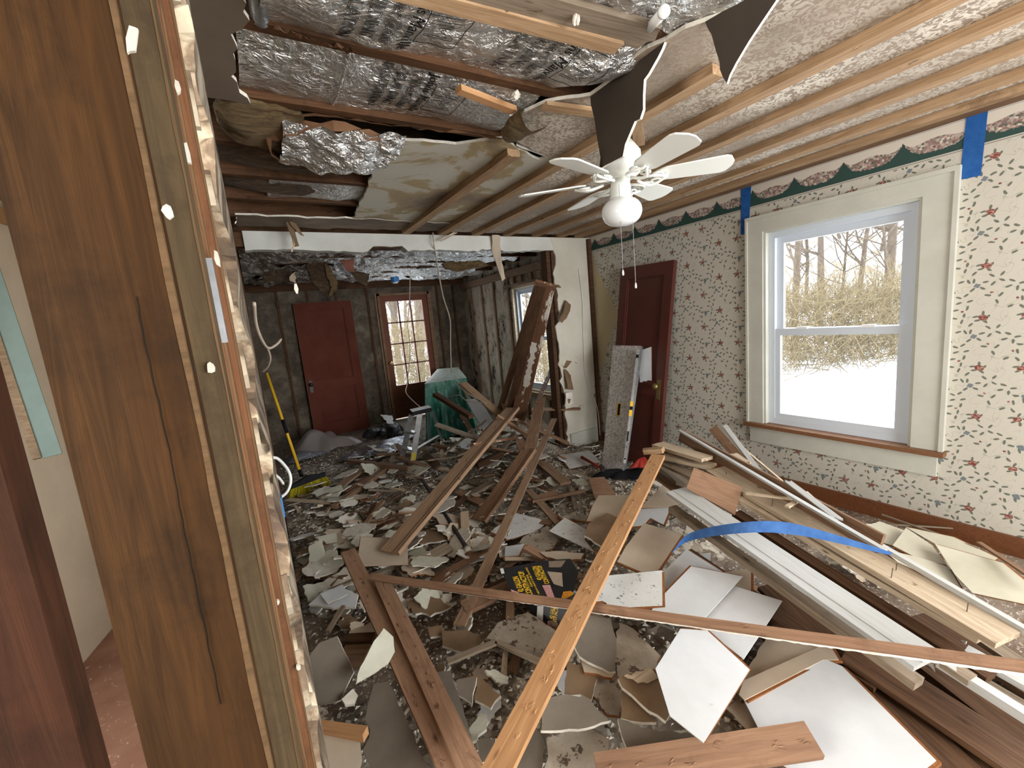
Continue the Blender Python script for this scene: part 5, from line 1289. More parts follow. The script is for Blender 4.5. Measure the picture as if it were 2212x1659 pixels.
B('plank', 'white-faced broken board leaning in the heap right of the tan plank', (1020, 862), .62, (1058, 925), .40, .16, .015, 'paintw', jag=.02)
B('plank', 'narrow brown board edge beside the white-faced broken board', (1003, 845), .66, (1047, 930), .38, .03, .02, 'brown', jag=.01)
B('plank', 'splintered board end left of the narrow brown one', (998, 898), .42, (1028, 950), .28, .06, .02, 'peel', jag=.02)
B('plank', 'short brown board standing between the two fluted boards', (1088, 868), .66, (1112, 925), .46, .075, .02, 'brown')
B('plank', 'pale broken board end pointing up behind the heap', (1106, 890), .60, (1134, 873), .62, .05, .02, 'light', jag=.01)
B('plank', 'board with a cut pale end lying right of the grained trim board', (1122, 952), .30, (1144, 1006), .16, .09, .02, 'mauve')
B('plank', 'brown plank lying flat toward the white tile with the hatchet', (1166, 996), .11, (1222, 1044), .09, .10, .02, 'taupe')
B('plank', 'thin dark plank behind the long stick', (1130, 935), .25, (1176, 1000), .10, .06, .02, 'brown')
B('plank', 'weathered plank end with a broken pale top beneath the trim board', (1112, 1003), .12, (1073, 1085), .05, .11, .02, 'greyw')
B('plank', 'flat brown plank leading to the bright white tile', (1141, 1058), .09, (1206, 1130), .09, .06, .015, 'taupe')
B('lath', 'short pale lath on the bare floor patch', (1231, 1050), .04, (1245, 1100), .04, .035, .012, 'greyw', cat='lath')
piece('plank', 'short wide brown board on the floor under the orange batten top', pk, [(1271, 1032), (1305, 1030), (1329, 1066), (1286, 1080)], .09, (0, -.1), .015, ('mauve', 'brown', 'brown'))
B('plank', 'dark beam piece on the floor before the stepladder', (752, 996), .10, (884, 1012), .12, .05, .04, 'brown')
B('plank', 'flat plank angling down left of the floor patch', (795, 1003), .10, (735, 1050), .10, .09, .02, 'taupe')
B('plank', 'long brown plank with a splintered light end in the left middle', (838, 1010), .08, (722, 1094), .09, .05, .04, 'brown')
B('plank', 'white plaster-coated lath between two brown planks', (795, 1030), .10, (742, 1062), .10, .06, .015, 'peel')
B('lath', 'light yellow lath beside the broom head', (622, 1079), .09, (716, 1086), .09, .04, .015, 'light', cat='lath', jag=.01)
B('lath', 'grey lath right of the light yellow one', (690, 1075), .10, (738, 1052), .10, .05, .012, 'greyw', cat='lath')
B('lath', 'long thin lath lying across the centre floor', (842, 1080), .07, (912, 1040), .07, .02, .012, 'greyw', cat='lath')
B('plank', 'dark weathered plank with a chalky edge below the fluted board foot', (862, 1238), .06, (972, 1180), .08, .08, .02, 'greyw', roll=10)
B('lath', 'short brown lath curling at the end of the black pipe', (985, 1210), .07, (1046, 1192), .10, .03, .012, 'brown', cat='lath', bow=.02)
B('lath', 'splintered white-brown lath below the square off-white tile', (930, 1268), .09, (975, 1235), .09, .06, .012, 'peel', cat='lath', jag=.02)
B('lath', 'tan lath crossing the floor toward the stained grey tile', (966, 1430), .12, (1072, 1387), .12, .03, .012, 'greyw', cat='lath')
B('lath', 'thin brown lath lying on the stained grey tile edge', (1072, 1387), .12, (1170, 1432), .12, .025, .012, 'greyw', cat='lath')
B('lath', 'twisted grey stick at the lower left near the wall edge', (708, 1365), .18, (742, 1310), .20, .02, .015, 'greyw', cat='lath')
B('lath', 'broken brown sliver behind the paired planks', (690, 1285), .10, (760, 1255), .11, .03, .012, 'greyw', cat='lath', jag=.01)
B('plank', 'burnt-looking dark block in the hollow left of the paired planks', (745, 1386), .19, (808, 1383), .19, .05, .04, 'dark')
B('plank', 'cracked brown block below the burnt-looking one', (745, 1410), .17, (800, 1408), .17, .12, .05, 'brown')
# paired planks and the long pieces in front
B('plank', 'left one of the paired brown planks running to the bottom edge', (752, 1192), .27, (992, 1690), .20, .078, .02, 'mauve', gouge=8)
B('plank', 'right one of the paired brown planks, knotted, running to the bottom edge', (822, 1250), .27, (1030, 1690), .21, .070, .022, 'mauve', gouge=16)
B('batten_plank', 'long orange-brown batten with pry marks crossing the whole foreground', (1422, 985), .60, (1062, 1690), .33, .078, .020, 'orange', gouge=46)
B('plank', 'notched tan block at the top end of the orange batten', (1390, 975), .60, (1432, 972), .62, .05, .03, 'batten', jag=.01)
STRIP = B('thin_strip', 'very long thin strip with a broken white edge crossing the foreground', (800, 1246), .33, (2290, 1452), .45, .032, .014, 'mauve', cat='strip', up=(-.3, -.5, 1), gouge=4)
p, q = A(800, 1250, z=.322)+V((0, -.010, 0)), A(2290, 1463, z=.44)+V((0, -.010, 0)); mb = MB(); r = random.Random(8); K = 220; vs = []; fs = []
for i in range(K+1):
    c = p+(q-p)*(i/K); w0 = r.uniform(.0005, .0045)*(1 if i > 60 else .4); vs += [c+V((0, 0, .004)), c+V((0, -.004, -.003-w0))]
for i in range(K): k = i*2; fs.append((k, k+1, k+3, k+2))
mb.add(vs, fs); e_ = mb.build('broken_white_edge', M['gyp']); e_.parent = STRIP; e_.matrix_parent_inverse = STRIP.matrix_world.inverted()
B('plank', 'brown plank end at the bottom edge pointing at the biggest white tile', (1290, 1668), .20, (1757, 1598), .235, .085, .022, 'mauve', gouge=10, up=(0, -.35, 1))
# black iron pipe
p, q = A(912, 1036, z=.10), A(1008, 1184, z=.09)
mb = MB(); mb.tube([V((0, 0, 0)), q-p], .016, 12); o = mb.build('iron_pipe', M['blackm'], loc=p, smooth=True); tag(o, 'black iron pipe lying under the long fluted board', 'pipe')
mb = MB(); mb.tube([(q-p), (q-p)*1.03], .020, 12); mb.build('pipe_end_cap', M['gyp'], o, smooth=True)
B('plank', 'dark charred timber under the trim board in the heap', (1030, 1005), .16, (1085, 978), .22, .07, .05, 'dark')

# ------------------------------------------------------------------ black carton of contractor bags
def carton():
    px = [(1079, 1229), (1190, 1209), (1232, 1207), (1250, 1236), (1240, 1275), (1226, 1293), (1175, 1296), (1112, 1287)]
    c = A(1165, 1255, z=.17); nn = V((0, -.18, 1)).normalized()
    ps = [on_plane(a, b_, c, nn) for a, b_ in px]
    o_ = thing('bag_carton', 'flattened black carton of contractor bags with yellow lettering', 'carton', c)
    mb = MB(); slab_world(mb, [x-c for x in ps][::-1] if False else [x-c for x in ps], .003, (0, 0, 0), nn); mb.build('top_panel', M['glossblack'], o_)
    fr = [A(1140, 1290, z=.15), A(1226, 1293, z=.16), A(1214, 1368, z=.02), A(1150, 1352, z=.02)]
    n2 = (fr[1]-fr[0]).cross(fr[2]-fr[0]).normalized(); n2 = n2 if n2.dot(CAM-fr[0]) > 0 else -n2
    mb = MB(); slab_world(mb, [x-c for x in fr], .004, (0, 0, 0), n2); mb.build('side_panel', M['glossblack'], o_)
    def patch(nm, mat, q, pl_p, pl_n, off=.002):
        w_ = [on_plane(a, b_, pl_p, pl_n, off)-c for a, b_ in q]; mb = MB(); slab_world(mb, w_, .001, (0, 0, 0), pl_n); return mb.build(nm, M[mat], o_)
    patch('pink_label', 'pinklabel', [(1103, 1274), (1121, 1280), (1127, 1290), (1109, 1286)], c, nn)
    patch('pink_label', 'pinklabel', [(1171, 1265), (1188, 1264), (1198, 1291), (1184, 1292)], c, nn)
    patch('white_sticker', 'white', [(1080, 1229), (1087, 1228), (1090, 1239), (1083, 1240)], c, nn)
    patch('flame_picture', 'orangepic', [(1217, 1279), (1233, 1277), (1240, 1283), (1226, 1292), (1212, 1294)], c, nn)
    patch('rubble_picture', 'tileb', [(1182, 1235), (1214, 1238), (1216, 1268), (1196, 1262)], c, nn)
    patch('rubble_picture', 'greyw', [(1185, 1213), (1222, 1211), (1212, 1226), (1186, 1226)], c, nn)
    patch('white_sticker', 'white', [(1161, 1309), (1174, 1309), (1172, 1359), (1158, 1355)], fr[0], n2)
    patch('pink_label', 'pinklabel', [(1183, 1341), (1193, 1341), (1192, 1362), (1182, 1364)], fr[0], n2)
    def text(s_, px0, px1, h, pp, pn, mat='inkyellow', flip=1):
        a, b_ = on_plane(*px0, pp, pn, .0022), on_plane(*px1, pp, pn, .0022)
        X = (b_-a).normalized(); Y = pn.cross(X)*flip; L = (b_-a).length
        cu = bpy.data.curves.new('t', 'FONT'); cu.body = s_; cu.size = h; cu.extrude = .0002; cu.offset = .0011*h/.03
        t = bpy.data.objects.new('t', cu); COL.objects.link(t)
        me = bpy.data.meshes.new_from_object(t.evaluated_get(bpy.context.evaluated_depsgraph_get())); bpy.data.objects.remove(t)
        xs_ = [v_.co.x for v_ in me.vertices]; k = L/max(max(xs_)-min(xs_), 1e-6); a = a-c
        me.transform(Matrix(((X.x*k, Y.x, pn.x, a.x), (X.y*k, Y.y, pn.y, a.y), (X.z*k, Y.z, pn.z, a.z), (0, 0, 0, 1))))
        me.materials.clear(); me.materials.append(M[mat]); t = bpy.data.objects.new('printed_lettering', me); COL.objects.link(t); t.parent = o_
    text('42 GALLON', (1132, 1278), (1118, 1245), .040, c, nn)
    text('CONTRACTOR', (1151, 1286), (1129, 1233), .040, c, nn)
    text('42 GALLON', (1171, 1253), (1158, 1223), .034, c, nn)
    text('CONTRACTOR', (1187, 1261), (1168, 1221), .034, c, nn)
    text('CLEAN UP BAGS', (1151, 1268), (1140, 1242), .014, c, nn, 'inkyellow')
    text('HEAVY DUTY 3 MIL PLASTIC', (1166, 1284), (1138, 1226), .012, c, nn, 'inkyellow')
    text('42 GALLON', (1194, 1337), (1199, 1300), .022, fr[0], n2)
    text('CONTRACTOR', (1200, 1361), (1207, 1300), .024, fr[0], n2)
carton()

# ------------------------------------------------------------------ broom
h0, h1 = V((.055, 4.98, 1.19)), A(652, 1030, z=.12)
o = thing('broom', 'yellow-handled push broom leaning on the left wall, bristles on the rubble', 'broom', h1)
d = h0-h1
MB().tube([(0, 0, 0), d], .0135, 12).build('handle', M['yellow'], o, smooth=True)
MB().tube([d*.42, d*.55], .0165, 12).build('black_grip', M['black'], o, smooth=True)
MB().tube([d*.0, d*.07], .018, 12).build('handle_socket', M['black'], o, smooth=True)
p1, p2 = A(627, 1052, z=.13)-h1, A(702, 1024, z=.15)-h1
ax = (p2-p1).normalized(); mid = (p1+p2)/2
mb = MB(); sec_ = []
vs = []; K = 10
for i in range(K+1):
    t = i/K; c = p1+(p2-p1)*t; hg = .018+.030*math.exp(-((t-.5)/.22)**2)
    for (a, b_) in ((-.022, -.018), (.022, -.018), (.018, hg), (-.018, hg)): vs.append(c+V((ax.y, -ax.x, 0))*a+V((0, 0, b_)))
fs = [(i*4+j, i*4+(j+1) % 4, i*4+4+(j+1) % 4, i*4+4+j) for i in range(K) for j in range(4)]+[(3, 2, 1, 0), tuple(K*4+j for j in range(4))]
mb.add(vs, fs); mb.build('broom_head', M['black'], o)
mb = MB(); r = random.Random(4)
for i in range(420):
    t = r.random(); s_ = r.uniform(-.02, .02); c = p1+(p2-p1)*t+V((ax.y, -ax.x, 0))*s_+V((0, 0, -.015))
    e = c+ax*(t-.5)*.10+V((0, 0, -.11-.01*r.random()))+V((ax.y, -ax.x, 0))*(s_*.8)
    mb.tube([c, e], [.0022, .0014], 3, cap=False)
mb.build('bristles', M['bristle'], o)

# ------------------------------------------------------------------ step stool ladder
o = thing('stepladder', 'small aluminium stepladder standing in the rubble before the green tarp', 'stepladder', (1.5, 4.65, 0))
O = V((1.5, 4.65, 0))
tc = [A(888, 880, z=.64)-O, A(914, 874, z=.64)-O, A(932, 886, z=.64)-O, A(901, 893, z=.64)-O]
f1, f2 = A(866, 1002, z=.05)-O, A(890, 1010, z=.05)-O; g1, g2 = A(928, 962, z=.04)-O, A(957, 960, z=.04)-O
cen = sum(tc, V())/4
def corner(dx, dy): return cen+V((dx, dy, 0))
X = ((tc[1]-tc[0])+(tc[2]-tc[3])).normalized(); Y = ((tc[0]-tc[3])+(tc[1]-tc[2])).normalized()
tops = [cen-X*.115+Y*.085, cen+X*.115+Y*.085, cen+X*.115-Y*.085, cen-X*.115-Y*.085]
mb = MB(); slab_world(mb, [p_+V((0, 0, .004)) for p_ in tops], .045, (0, 1, 1)); mb.build('top_cap', [M['ladtop'], M['black']], o)
# front rails come toward the viewer, rear rails away
frn = [tops[3]+(f1-tops[3])*0, tops[2]]
L1a, L1b = (tops[3]+tops[0])/2-V((0, 0, .04)), f1
R1a, R1b = (tops[3]*.65+tops[2]*.35)-V((0, 0, .04)), f2
wd = V((0, 0, 1))
for a, b_ in ((L1a, L1b), (R1a, R1b)): MB().bar(a, b_, .055, .022, (CAM-O-(a+b_)/2)).build('front_rail', M['alum'], o)
for a, b_ in ((tops[1]-V((0, 0, .04)), g1), (tops[2]-V((0, 0, .04)), g2)): MB().bar(a, b_, .028, .016, (CAM-O-(a+b_)/2)).build('rear_rail', M['alum'], o)
for t in (.34, .67): MB().bar(L1a.lerp(L1b, t), R1a.lerp(R1b, t), .07, .018, (0, 0, 1)).build('step', M['alum'], o)
MB().bar(g1.lerp(tops[1], .18), g2.lerp(tops[2], .18), .012, .012).build('rear_brace', M['alum'], o)
MB().bar(R1a.lerp(R1b, .66), g2.lerp(tops[2], .3), .008, .02).build('spreader', M['white'], o)
MB().bar(R1a.lerp(R1b, .72)+(CAM-O).normalized()*.013, R1a.lerp(R1b, .86)+(CAM-O).normalized()*.013, .04, .003, (CAM-O)).build('yellow_sticker', M['label'], o)

# ------------------------------------------------------------------ green tarp over something table-high
ts = [A(917, 829, z=.80), A(1008, 816, z=.80), A(990, 793, z=.80), A(945, 797, z=.80)]
ts = [V((p_.x, p_.y, .80)) for p_ in ts]
cen = sum(ts, V())/4
tp = thing('green_tarp', 'dark green tarp draped over a table-high object by the glazed door', 'tarp', (cen.x, cen.y, .1))
O = V((cen.x, cen.y, .1)); ring = []
K = 72
def ring_pt(t):
    s_ = t*4; i = int(s_) % 4; f = s_-int(s_); return ts[i].lerp(ts[(i+1) % 4], f)
mb = MB(); vs = []; NR = 14
for j in range(NR+1):
    d_ = j/NR
    for i in range(K):
        t = i/K; p_ = ring_pt(t); out = (p_-cen); out.z = 0; L = out.length; out.normalize()
        fold = .085*math.sin(i*.95+math.sin(i*.3)*2)*d_+.025*math.sin(i*2.7+j*.5)*d_
        # corners bulge outward in folds
        cn = 1-abs((t*4) % 1-.5)*2; flare = .05*d_+.16*d_*(1-cn)**2
        q_ = p_ + out*(flare+fold-.01) - V((0, 0, .72*d_**.97))
        vs.append(q_-O)
fs = [(j*K+i, j*K+(i+1) % K, (j+1)*K+(i+1) % K, (j+1)*K+i) for j in range(NR) for i in range(K)]
mb.add(vs, fs); mb.build('tarp_sides', M['tarp'], tp)
mb = MB(); vs = []; NR = 8
for j in range(NR+1):
    for i in range(K):
        p_ = cen.lerp(ring_pt(i/K), .02+.98*j/NR); vs.append(p_+V((0, 0, .012*math.sin(p_.x*14)*math.cos(p_.y*11)*(1-j/NR)+.02*(1-(j/NR)**4)))-O)
mb.add(vs, [(j*K+i, j*K+(i+1) % K, (j+1)*K+(i+1) % K, (j+1)*K+i) for j in range(NR) for i in range(K)]+[tuple(range(K))])
mb.build('tarp_top', M['tarpt'], tp)

# ------------------------------------------------------------------ bags and sheeting on the far floor
def cloth(name, label, cat, mat, cx_, cy_, rx, ry, h_, seed, z0=.02, N_=46, amp=1.0, rot=0):
    cr_ = crumple(seed, 12, 5, 26); mb = MB(); ca, sa = math.cos(rot), math.sin(rot)
    def fn(u, v_):
        th = 2*math.pi*u; rr2 = v_; e = 1+.18*math.sin(3*th+seed)+.1*math.sin(7*th+seed*2)
        x, y = rr2*rx*math.cos(th)*e, rr2*ry*math.sin(th)*e; x, y = x*ca-y*sa, x*sa+y*ca
        z = h_*(1-rr2**2.2)*(.75+.5*math.sin(x*9+seed)*math.cos(y*8)) + amp*cr_(x, y)*(1-rr2*.6)*1.2
        return (cx_+x, cy_+y, z0+max(z, 0))
    mb.grid(fn, 60, 20); o_ = mb.build(name, M[mat], origin=(cx_, cy_, z0)); return tag(o_, label, cat)
q = A(700, 955, z=.08); cloth('plastic_sheeting', 'crumpled translucent plastic sheeting heaped before the dusty maroon door', 'plastic sheeting', 'plastic', q.x, q.y, .42, .40, .20, 3)
q = A(832, 925, z=.10); cloth('trash_bag', 'shiny black trash bag by the foot of the dusty maroon door', 'bag', 'bag', q.x, q.y, .28, .25, .22, 5)
q = A(835, 903, z=.22); piece('white_label_card', 'white torn label lying on the black trash bag', 'paper scrap', [(822, 895), (848, 898), (850, 915), (838, 915)], .26, (0, -.4), .003, ('white', 'white', 'white'), rough=.008)
q = A(822, 965, z=.05); cloth('plastic_film', 'silvery dark plastic film spread on the floor left of the stepladder', 'plastic sheeting', 'film', q.x, q.y, .50, .26, .05, 7, rot=.5)
q = A(655, 985, z=.05); cloth('plastic_film', 'silvery scrap of film behind the broom handle', 'plastic sheeting', 'film', q.x, q.y, .26, .14, .05, 8)
q = A(838, 975, z=.05); cloth('plastic_film', 'white crumpled film scrap between the stepladder and the silvery film', 'plastic sheeting', 'white', q.x, q.y+.2, .18, .12, .04, 9)
q = A(1265, 1050, z=.05); cloth('crumpled_paper', 'small crumpled white paper on the bare floor patch', 'paper scrap', 'white', q.x, q.y, .07, .05, .06, 10)
# hatchet and black tool bag by the plank
p, q = A(1257, 988, z=.10), A(1300, 1012, z=.10)
o = thing('hammer', 'red-handled hammer with a black head lying by the metal plank', 'hammer', p)
MB().tube([(0, 0, 0), (q-p)*.5, (q-p)], [.018, .013, .012], 10).build('handle', M['red'], o, smooth=True)
MB().bar((q-p)*.98+V((-.02, -.05, 0)), (q-p)*1.02+V((.03, .05, 0)), .03, .03).build('head', M['blackm'], o)
q = A(1352, 1012, z=.10); cloth('tool_bag', 'limp black tool bag at the foot of the spirit level', 'bag', 'black', q.x, q.y, .26, .10, .10, 11, rot=-.7)
q = A(1385, 1000, z=.14); cloth('red_cloth', 'dark red cloth on the black tool bag', 'cloth', 'red', q.x, q.y, .10, .07, .08, 12, z0=.10)

# ------------------------------------------------------------------ wires and cables
def wire(name, label, pts, r_, mat='cable', cat='cable'):
    ps = [V(p_) for p_ in pts]; sm_ = []
    for i in range(len(ps)-1):
        a, b_, c, d = ps[max(i-1, 0)], ps[i], ps[i+1], ps[min(i+2, len(ps)-1)]
        for k in range(6):
            t = k/6; sm_.append(.5*((2*b_)+(c-a)*t+(2*a-5*b_+4*c-d)*t*t+(3*b_-a-3*c+d)*t*t*t))
    sm_.append(ps[-1]); o_ = MB().tube([p_-ps[0] for p_ in sm_], r_, 7).build(name, M[mat], loc=ps[0], smooth=True)
    return tag(o_, label, cat)
wire('hanging_cable', 'pale cable hanging from the header down to the tarp', [A(935, 503, y=3.68), A(938, 530, y=3.66), A(946, 580, y=4.0), A(957, 640, y=4.3), A(972, 690, y=4.5), A(973, 740, y=4.6), A(975, 805, y=4.8)], .007)
wire('hanging_cable', 'thin cable dangling in front of the glazed door to the stepladder', [A(886, 560, y=5.6), A(885, 640, y=5.6), A(881, 700, y=5.6), A(886, 760, y=5.5), A(880, 825, y=5.3), A(878, 850, y=5.2), A(908, 880, y=4.9)], .006)
wire('hanging_cable', 'pale cable over the heap from the tarp corner', [A(985, 820, z=.85), A(1003, 845, z=.75), A(1040, 866, z=.68), A(1050, 872, z=.66)], .008)
wire('hanging_cable', 'thin cable looping across the heap', [A(968, 858, z=.62), A(992, 854, z=.68), A(1008, 866, z=.66), A(1040, 870, z=.66)], .005)
wire('cable', 'thick pale cable curling from the broken wall edge above the broom', [A(549, 655, y=2.0), A(553, 700, y=2.2), A(566, 735, y=2.4), A(580, 752, y=2.6), A(596, 745, y=2.7), A(607, 733, y=2.8)], .007)
wire('cable', 'thin cable end dropping to the top of the broom handle', [A(578, 752, y=2.6), A(584, 772, y=2.7), A(580, 790, y=2.8), A(568, 803, y=2.9)], .005)
wire('cable', 'white cable loop sticking out of the wall beside the broom head', [A(574, 992, y=1.8), A(598, 990, y=1.9), A(622, 1015, y=2.0), A(628, 1040, y=2.0), A(618, 1065, y=1.95), A(588, 1085, y=1.8)], .006, 'white')
wire('cable', 'short white cable tail under the loop by the broom', [A(578, 1015, y=1.75), A(602, 1032, y=1.85), A(612, 1045, y=1.9)], .005, 'white')
p = A(600, 1092, y=1.75); o = thing('electrical_box', 'blue electrical box fixed in the broken wall edge below the cable loop', 'electrical box', p)
MB().box((-.02, -.03, -.04), (.018, .03, .035)).build('box_body', M['blue'], o); MB().tube([(.0, -.02, .035), (.0, -.02, .05)], .008, 8).build('cable_clamp', M['white'], o)
wire('cable', 'thin white wire down the partition stub to the floor', [A(1250, 580, y=3.69), A(1258, 650, y=3.69), A(1262, 780, y=3.69), A(1270, 830, y=3.69), A(1290, 880, y=3.66), A(1296, 940, y=3.6)], .003, 'white')
wire('light_cord', 'yellowish wires hanging at the blue junction box', [A(815, 560, y=5.2), A(806, 590, y=5.2), A(835, 600, y=5.2), A(850, 602, y=5.2)], .005, 'light')
p = A(853, 604, y=5.2); o = thing('junction_box', 'blue round junction box hanging under the far room ceiling', 'junction box', p)
MB().lathe([(0, 0), (.045, 0), (.05, .02), (.05, .06), (0, .06)], c=(0, 0, -.03), n=16).build('box_body', M['blue'], o); MB().lathe([(0, 0), (.03, 0), (.03, .012), (0, .012)], c=(0, 0, -.042), n=14).build('lamp_socket', M['white'], o)

# ------------------------------------------------------------------ far room ceiling: joists, foil, torn hanging pieces
r = random.Random(31)
jn = ['nearest the header', 'second behind the header', 'third behind the header', 'fourth behind the header', 'fifth, over the heap', 'sixth, before the glazed door', 'seventh, deep in the far room', 'last before the back wall']
for i in range(8):
    y = 3.92+.41*i
    o = MB().box((-.02, y-.022, 2.285), (XW-.01, y+.022, 2.45)).build('far_room_joist', M['joist'], origin=(0, y, 2.335)); tag(o, 'ceiling joist of the far room, '+jn[i], 'joist')
for i in range(7):
    y0 = 3.945+.41*i; x0 = [.9, 1.0, .3, .9, .7, .9, .5][i]; x1 = [3.0, 2.7, 3.1, 2.6, 2.9, 3.2, 3.1][i]
    foil('far_room_foil', 'foil facing between the far room joists, bay '+['by the header', 'after the header bay', 'over the stepladder', 'over the heap', 'over the tarp', 'before the glazed door', 'touching the back wall'][i], x0, x1, y0, y0+.36, 2.345, .035+.03*(i % 2), 1.8, 60+i)
    foil('far_room_foil', 'grimy torn foil on the left, bay '+['by the header', 'after the header bay', 'over the stepladder', 'over the heap', 'over the tarp', 'before the glazed door', 'touching the back wall'][i], .0, x0-.02, y0, y0+.36, 2.35, .07, 2.6, 80+i, mat='foilb')
def rag(name, label, cat, px, y, mats, thick=.01, rough=.012):
    nn = V((0, -1, 0)); ps = [A(a, b_, y=y) for a, b_ in px]; c = sum(ps, V())/len(ps); r_ = random.Random(int(px[0][0])); out = []
    for i, p_ in enumerate(ps):
        q_ = ps[(i+1) % len(ps)]; e = q_-p_; k = max(1, int(e.length/.03)); sd = V((e.z, 0, -e.x)).normalized()
        for j in range(k): out.append(p_+e*(j/k)+(sd*r_.uniform(-rough, rough) if j else V()))
    if sum(out[i].x*out[(i+1) % len(out)].z-out[(i+1) % len(out)].x*out[i].z for i in range(len(out))) < 0: out = out[::-1]
    out = [p_+V((0, .05*math.sin(p_.x*9+p_.z*7), 0)) for p_ in out]
    mb = MB(); slab_world(mb, out, thick, (0, 1, 2), nn); return tag(mb.build(name, [M[m] for m in mats], origin=c), label, cat)
rag('hanging_insulation', 'dark torn insulation slab dangling in the far room left of the glazed door', 'insulation', [(660, 565), (700, 560), (715, 585), (728, 610), (722, 630), (705, 640), (690, 622), (672, 600)], 5.0, ('insuld', 'insul', 'insuld'), .04)
rag('hanging_insulation', 'pale torn paper dangling beside the dark insulation slab', 'insulation', [(700, 572), (712, 580), (730, 610), (726, 628), (712, 640), (718, 620), (708, 600)], 4.95, ('insul', 'light', 'insul'), .02, .01)
rag('hanging_insulation', 'brown paper rag hanging near the left end of the far room ceiling', 'insulation', [(565, 575), (640, 585), (635, 612), (600, 606), (570, 612)], 5.4, ('insuld', 'insul', 'insuld'), .03)
rag('hanging_insulation', 'small tan twist hanging at the left of the far room', 'insulation', [(630, 592), (640, 585), (638, 605), (640, 612), (625, 606)], 5.2, ('light', 'light', 'light'), .01)
rag('hanging_insulation', 'pointed dark rag hanging left of the blue junction box', 'insulation', [(758, 580), (800, 590), (796, 618), (770, 604)], 5.5, ('insuld', 'insul', 'insuld'), .03)
rag('hanging_insulation', 'yellow insulation tuft over the small window side', 'insulation', [(960, 567), (1040, 563), (1060, 572), (1000, 585), (970, 580)], 4.7, ('insul', 'insul', 'insul'), .06)
rag('hanging_insulation', 'reddish paper rag in the middle of the far room ceiling', 'insulation', [(732, 562), (765, 560), (762, 590), (745, 585)], 4.8, ('pinkish', 'pinkish', 'pinkish'), .01)
rag('hanging_strip', 'long torn ceiling paper strip hanging over the opening on the right', 'paper strip', [(1062, 508), (1076, 510), (1082, 545), (1097, 600), (1090, 606), (1080, 575), (1068, 545)], 3.66, ('tileb', 'light', 'tileb'), .006, .004)
rag('hanging_strip', 'torn ceiling paper hanging over the left part of the white header', 'paper strip', [(615, 470), (630, 480), (640, 510), (646, 532), (636, 535), (630, 515), (622, 490)], 3.5, ('paperb', 'light', 'paperb'), .006, .004)
rag('hanging_strip', 'short splinter of paper beside the torn one over the header', 'paper strip', [(622, 472), (640, 480), (658, 508), (650, 506), (632, 488)], 3.48, ('paperb', 'light', 'paperb'), .006, .003)
rag('hanging_strip', 'thin paper tail hanging below the left torn paper', 'paper strip', [(632, 515), (637, 530), (630, 548), (628, 545)], 3.5, ('light', 'light', 'light'), .003, .001)
rag('hanging_strip', 'light-coloured strip slanting from the header under the ceiling', 'paper strip', [(945, 520), (978, 502), (990, 502), (950, 524)], 3.64, ('tileb', 'light', 'tileb'), .004, .002)
# peeled curls of wallpaper on the partition stub
for lab, q in (('curled peel on the partition stub at tape height', [(1202, 615), (1228, 612), (1232, 618), (1220, 620), (1203, 621)]), ('slanting brown peel on the partition stub above mid height', [(1204, 690), (1222, 648), (1236, 658), (1228, 672), (1210, 698)]),
               ('bag-shaped brown peel on the partition stub below mid height', [(1228, 762), (1250, 785), (1242, 796), (1222, 796), (1217, 788)]), ('dark peeled patch under the bag-shaped peel', [(1220, 798), (1238, 798), (1236, 842), (1222, 840)]), ('white torn flap near the foot of the partition stub', [(1216, 848), (1230, 846), (1232, 870), (1218, 876)])):
    rag('wallpaper_peel', lab, 'wallpaper peel', q, 3.67, ('paperb' if 'white' not in lab else 'plast', 'light', 'paperb'), .004, .004)
# white insulation plug and frayed knob on joists
lumpy('plaster_lump', 'frayed white plaster knob stuck to the joist by the curled board', 'plaster lump', 'gyp', *A(1115, 205, z=ZC-.01), .02, .02, .02, 3, 16, 10, .8)
lumpy('plaster_lump', 'frayed white plaster knob on the splintered board above the first foil bay', 'plaster lump', 'gyp', *A(1245, 42, z=ZC-.02), .014, .014, .02, 4, 16, 10, .8)

# ------------------------------------------------------------------ scattered shards: one of each kind, then copies
def shard_mesh(name, seed, asp, n_, mats, thick, jag):
    r_ = random.Random(seed); pts = []
    for i in range(n_):
        a = 2*math.pi*i/n_+r_.uniform(-.25, .25); rr_ = r_.uniform(.65, 1.1); pts.append(V((.5*rr_*math.cos(a), .5*asp*rr_*math.sin(a), 0)))
    out = []
    for i, p_ in enumerate(pts):
        q_ = pts[(i+1) % n_]; e = q_-p_; sd = V((e.y, -e.x, 0)).normalized()
        for j in range(4): out.append(p_+e*(j/4)+(sd*r_.uniform(-jag, jag) if j else V()))
    mb = MB(); slab_world(mb, out, thick, (0, 1, 2)); return mb.build(name, [M[m] for m in mats])
kinds = [('plaster_shard', 'plaster shard', [PW, ('tilew', 'gyp', 'gyp'), PW, ('plastg', 'gyp', 'gyp'), TB, ('tilew', 'gyp', 'gyp'), PW], .65, .12, 270),
         ('drywall_fragment', 'drywall fragment', [G, GB, GB, ('insuld', 'gyp', 'paperb')], .75, .11, 190),
         ('tile_fragment', 'tile fragment', [TD, TB, TS], .8, .07, 60),
         ('plaster_sheet', 'plaster sheet', [PW, ('plastg', 'gyp', 'gyp'), PW, TB, PW], .85, .25, 90)]
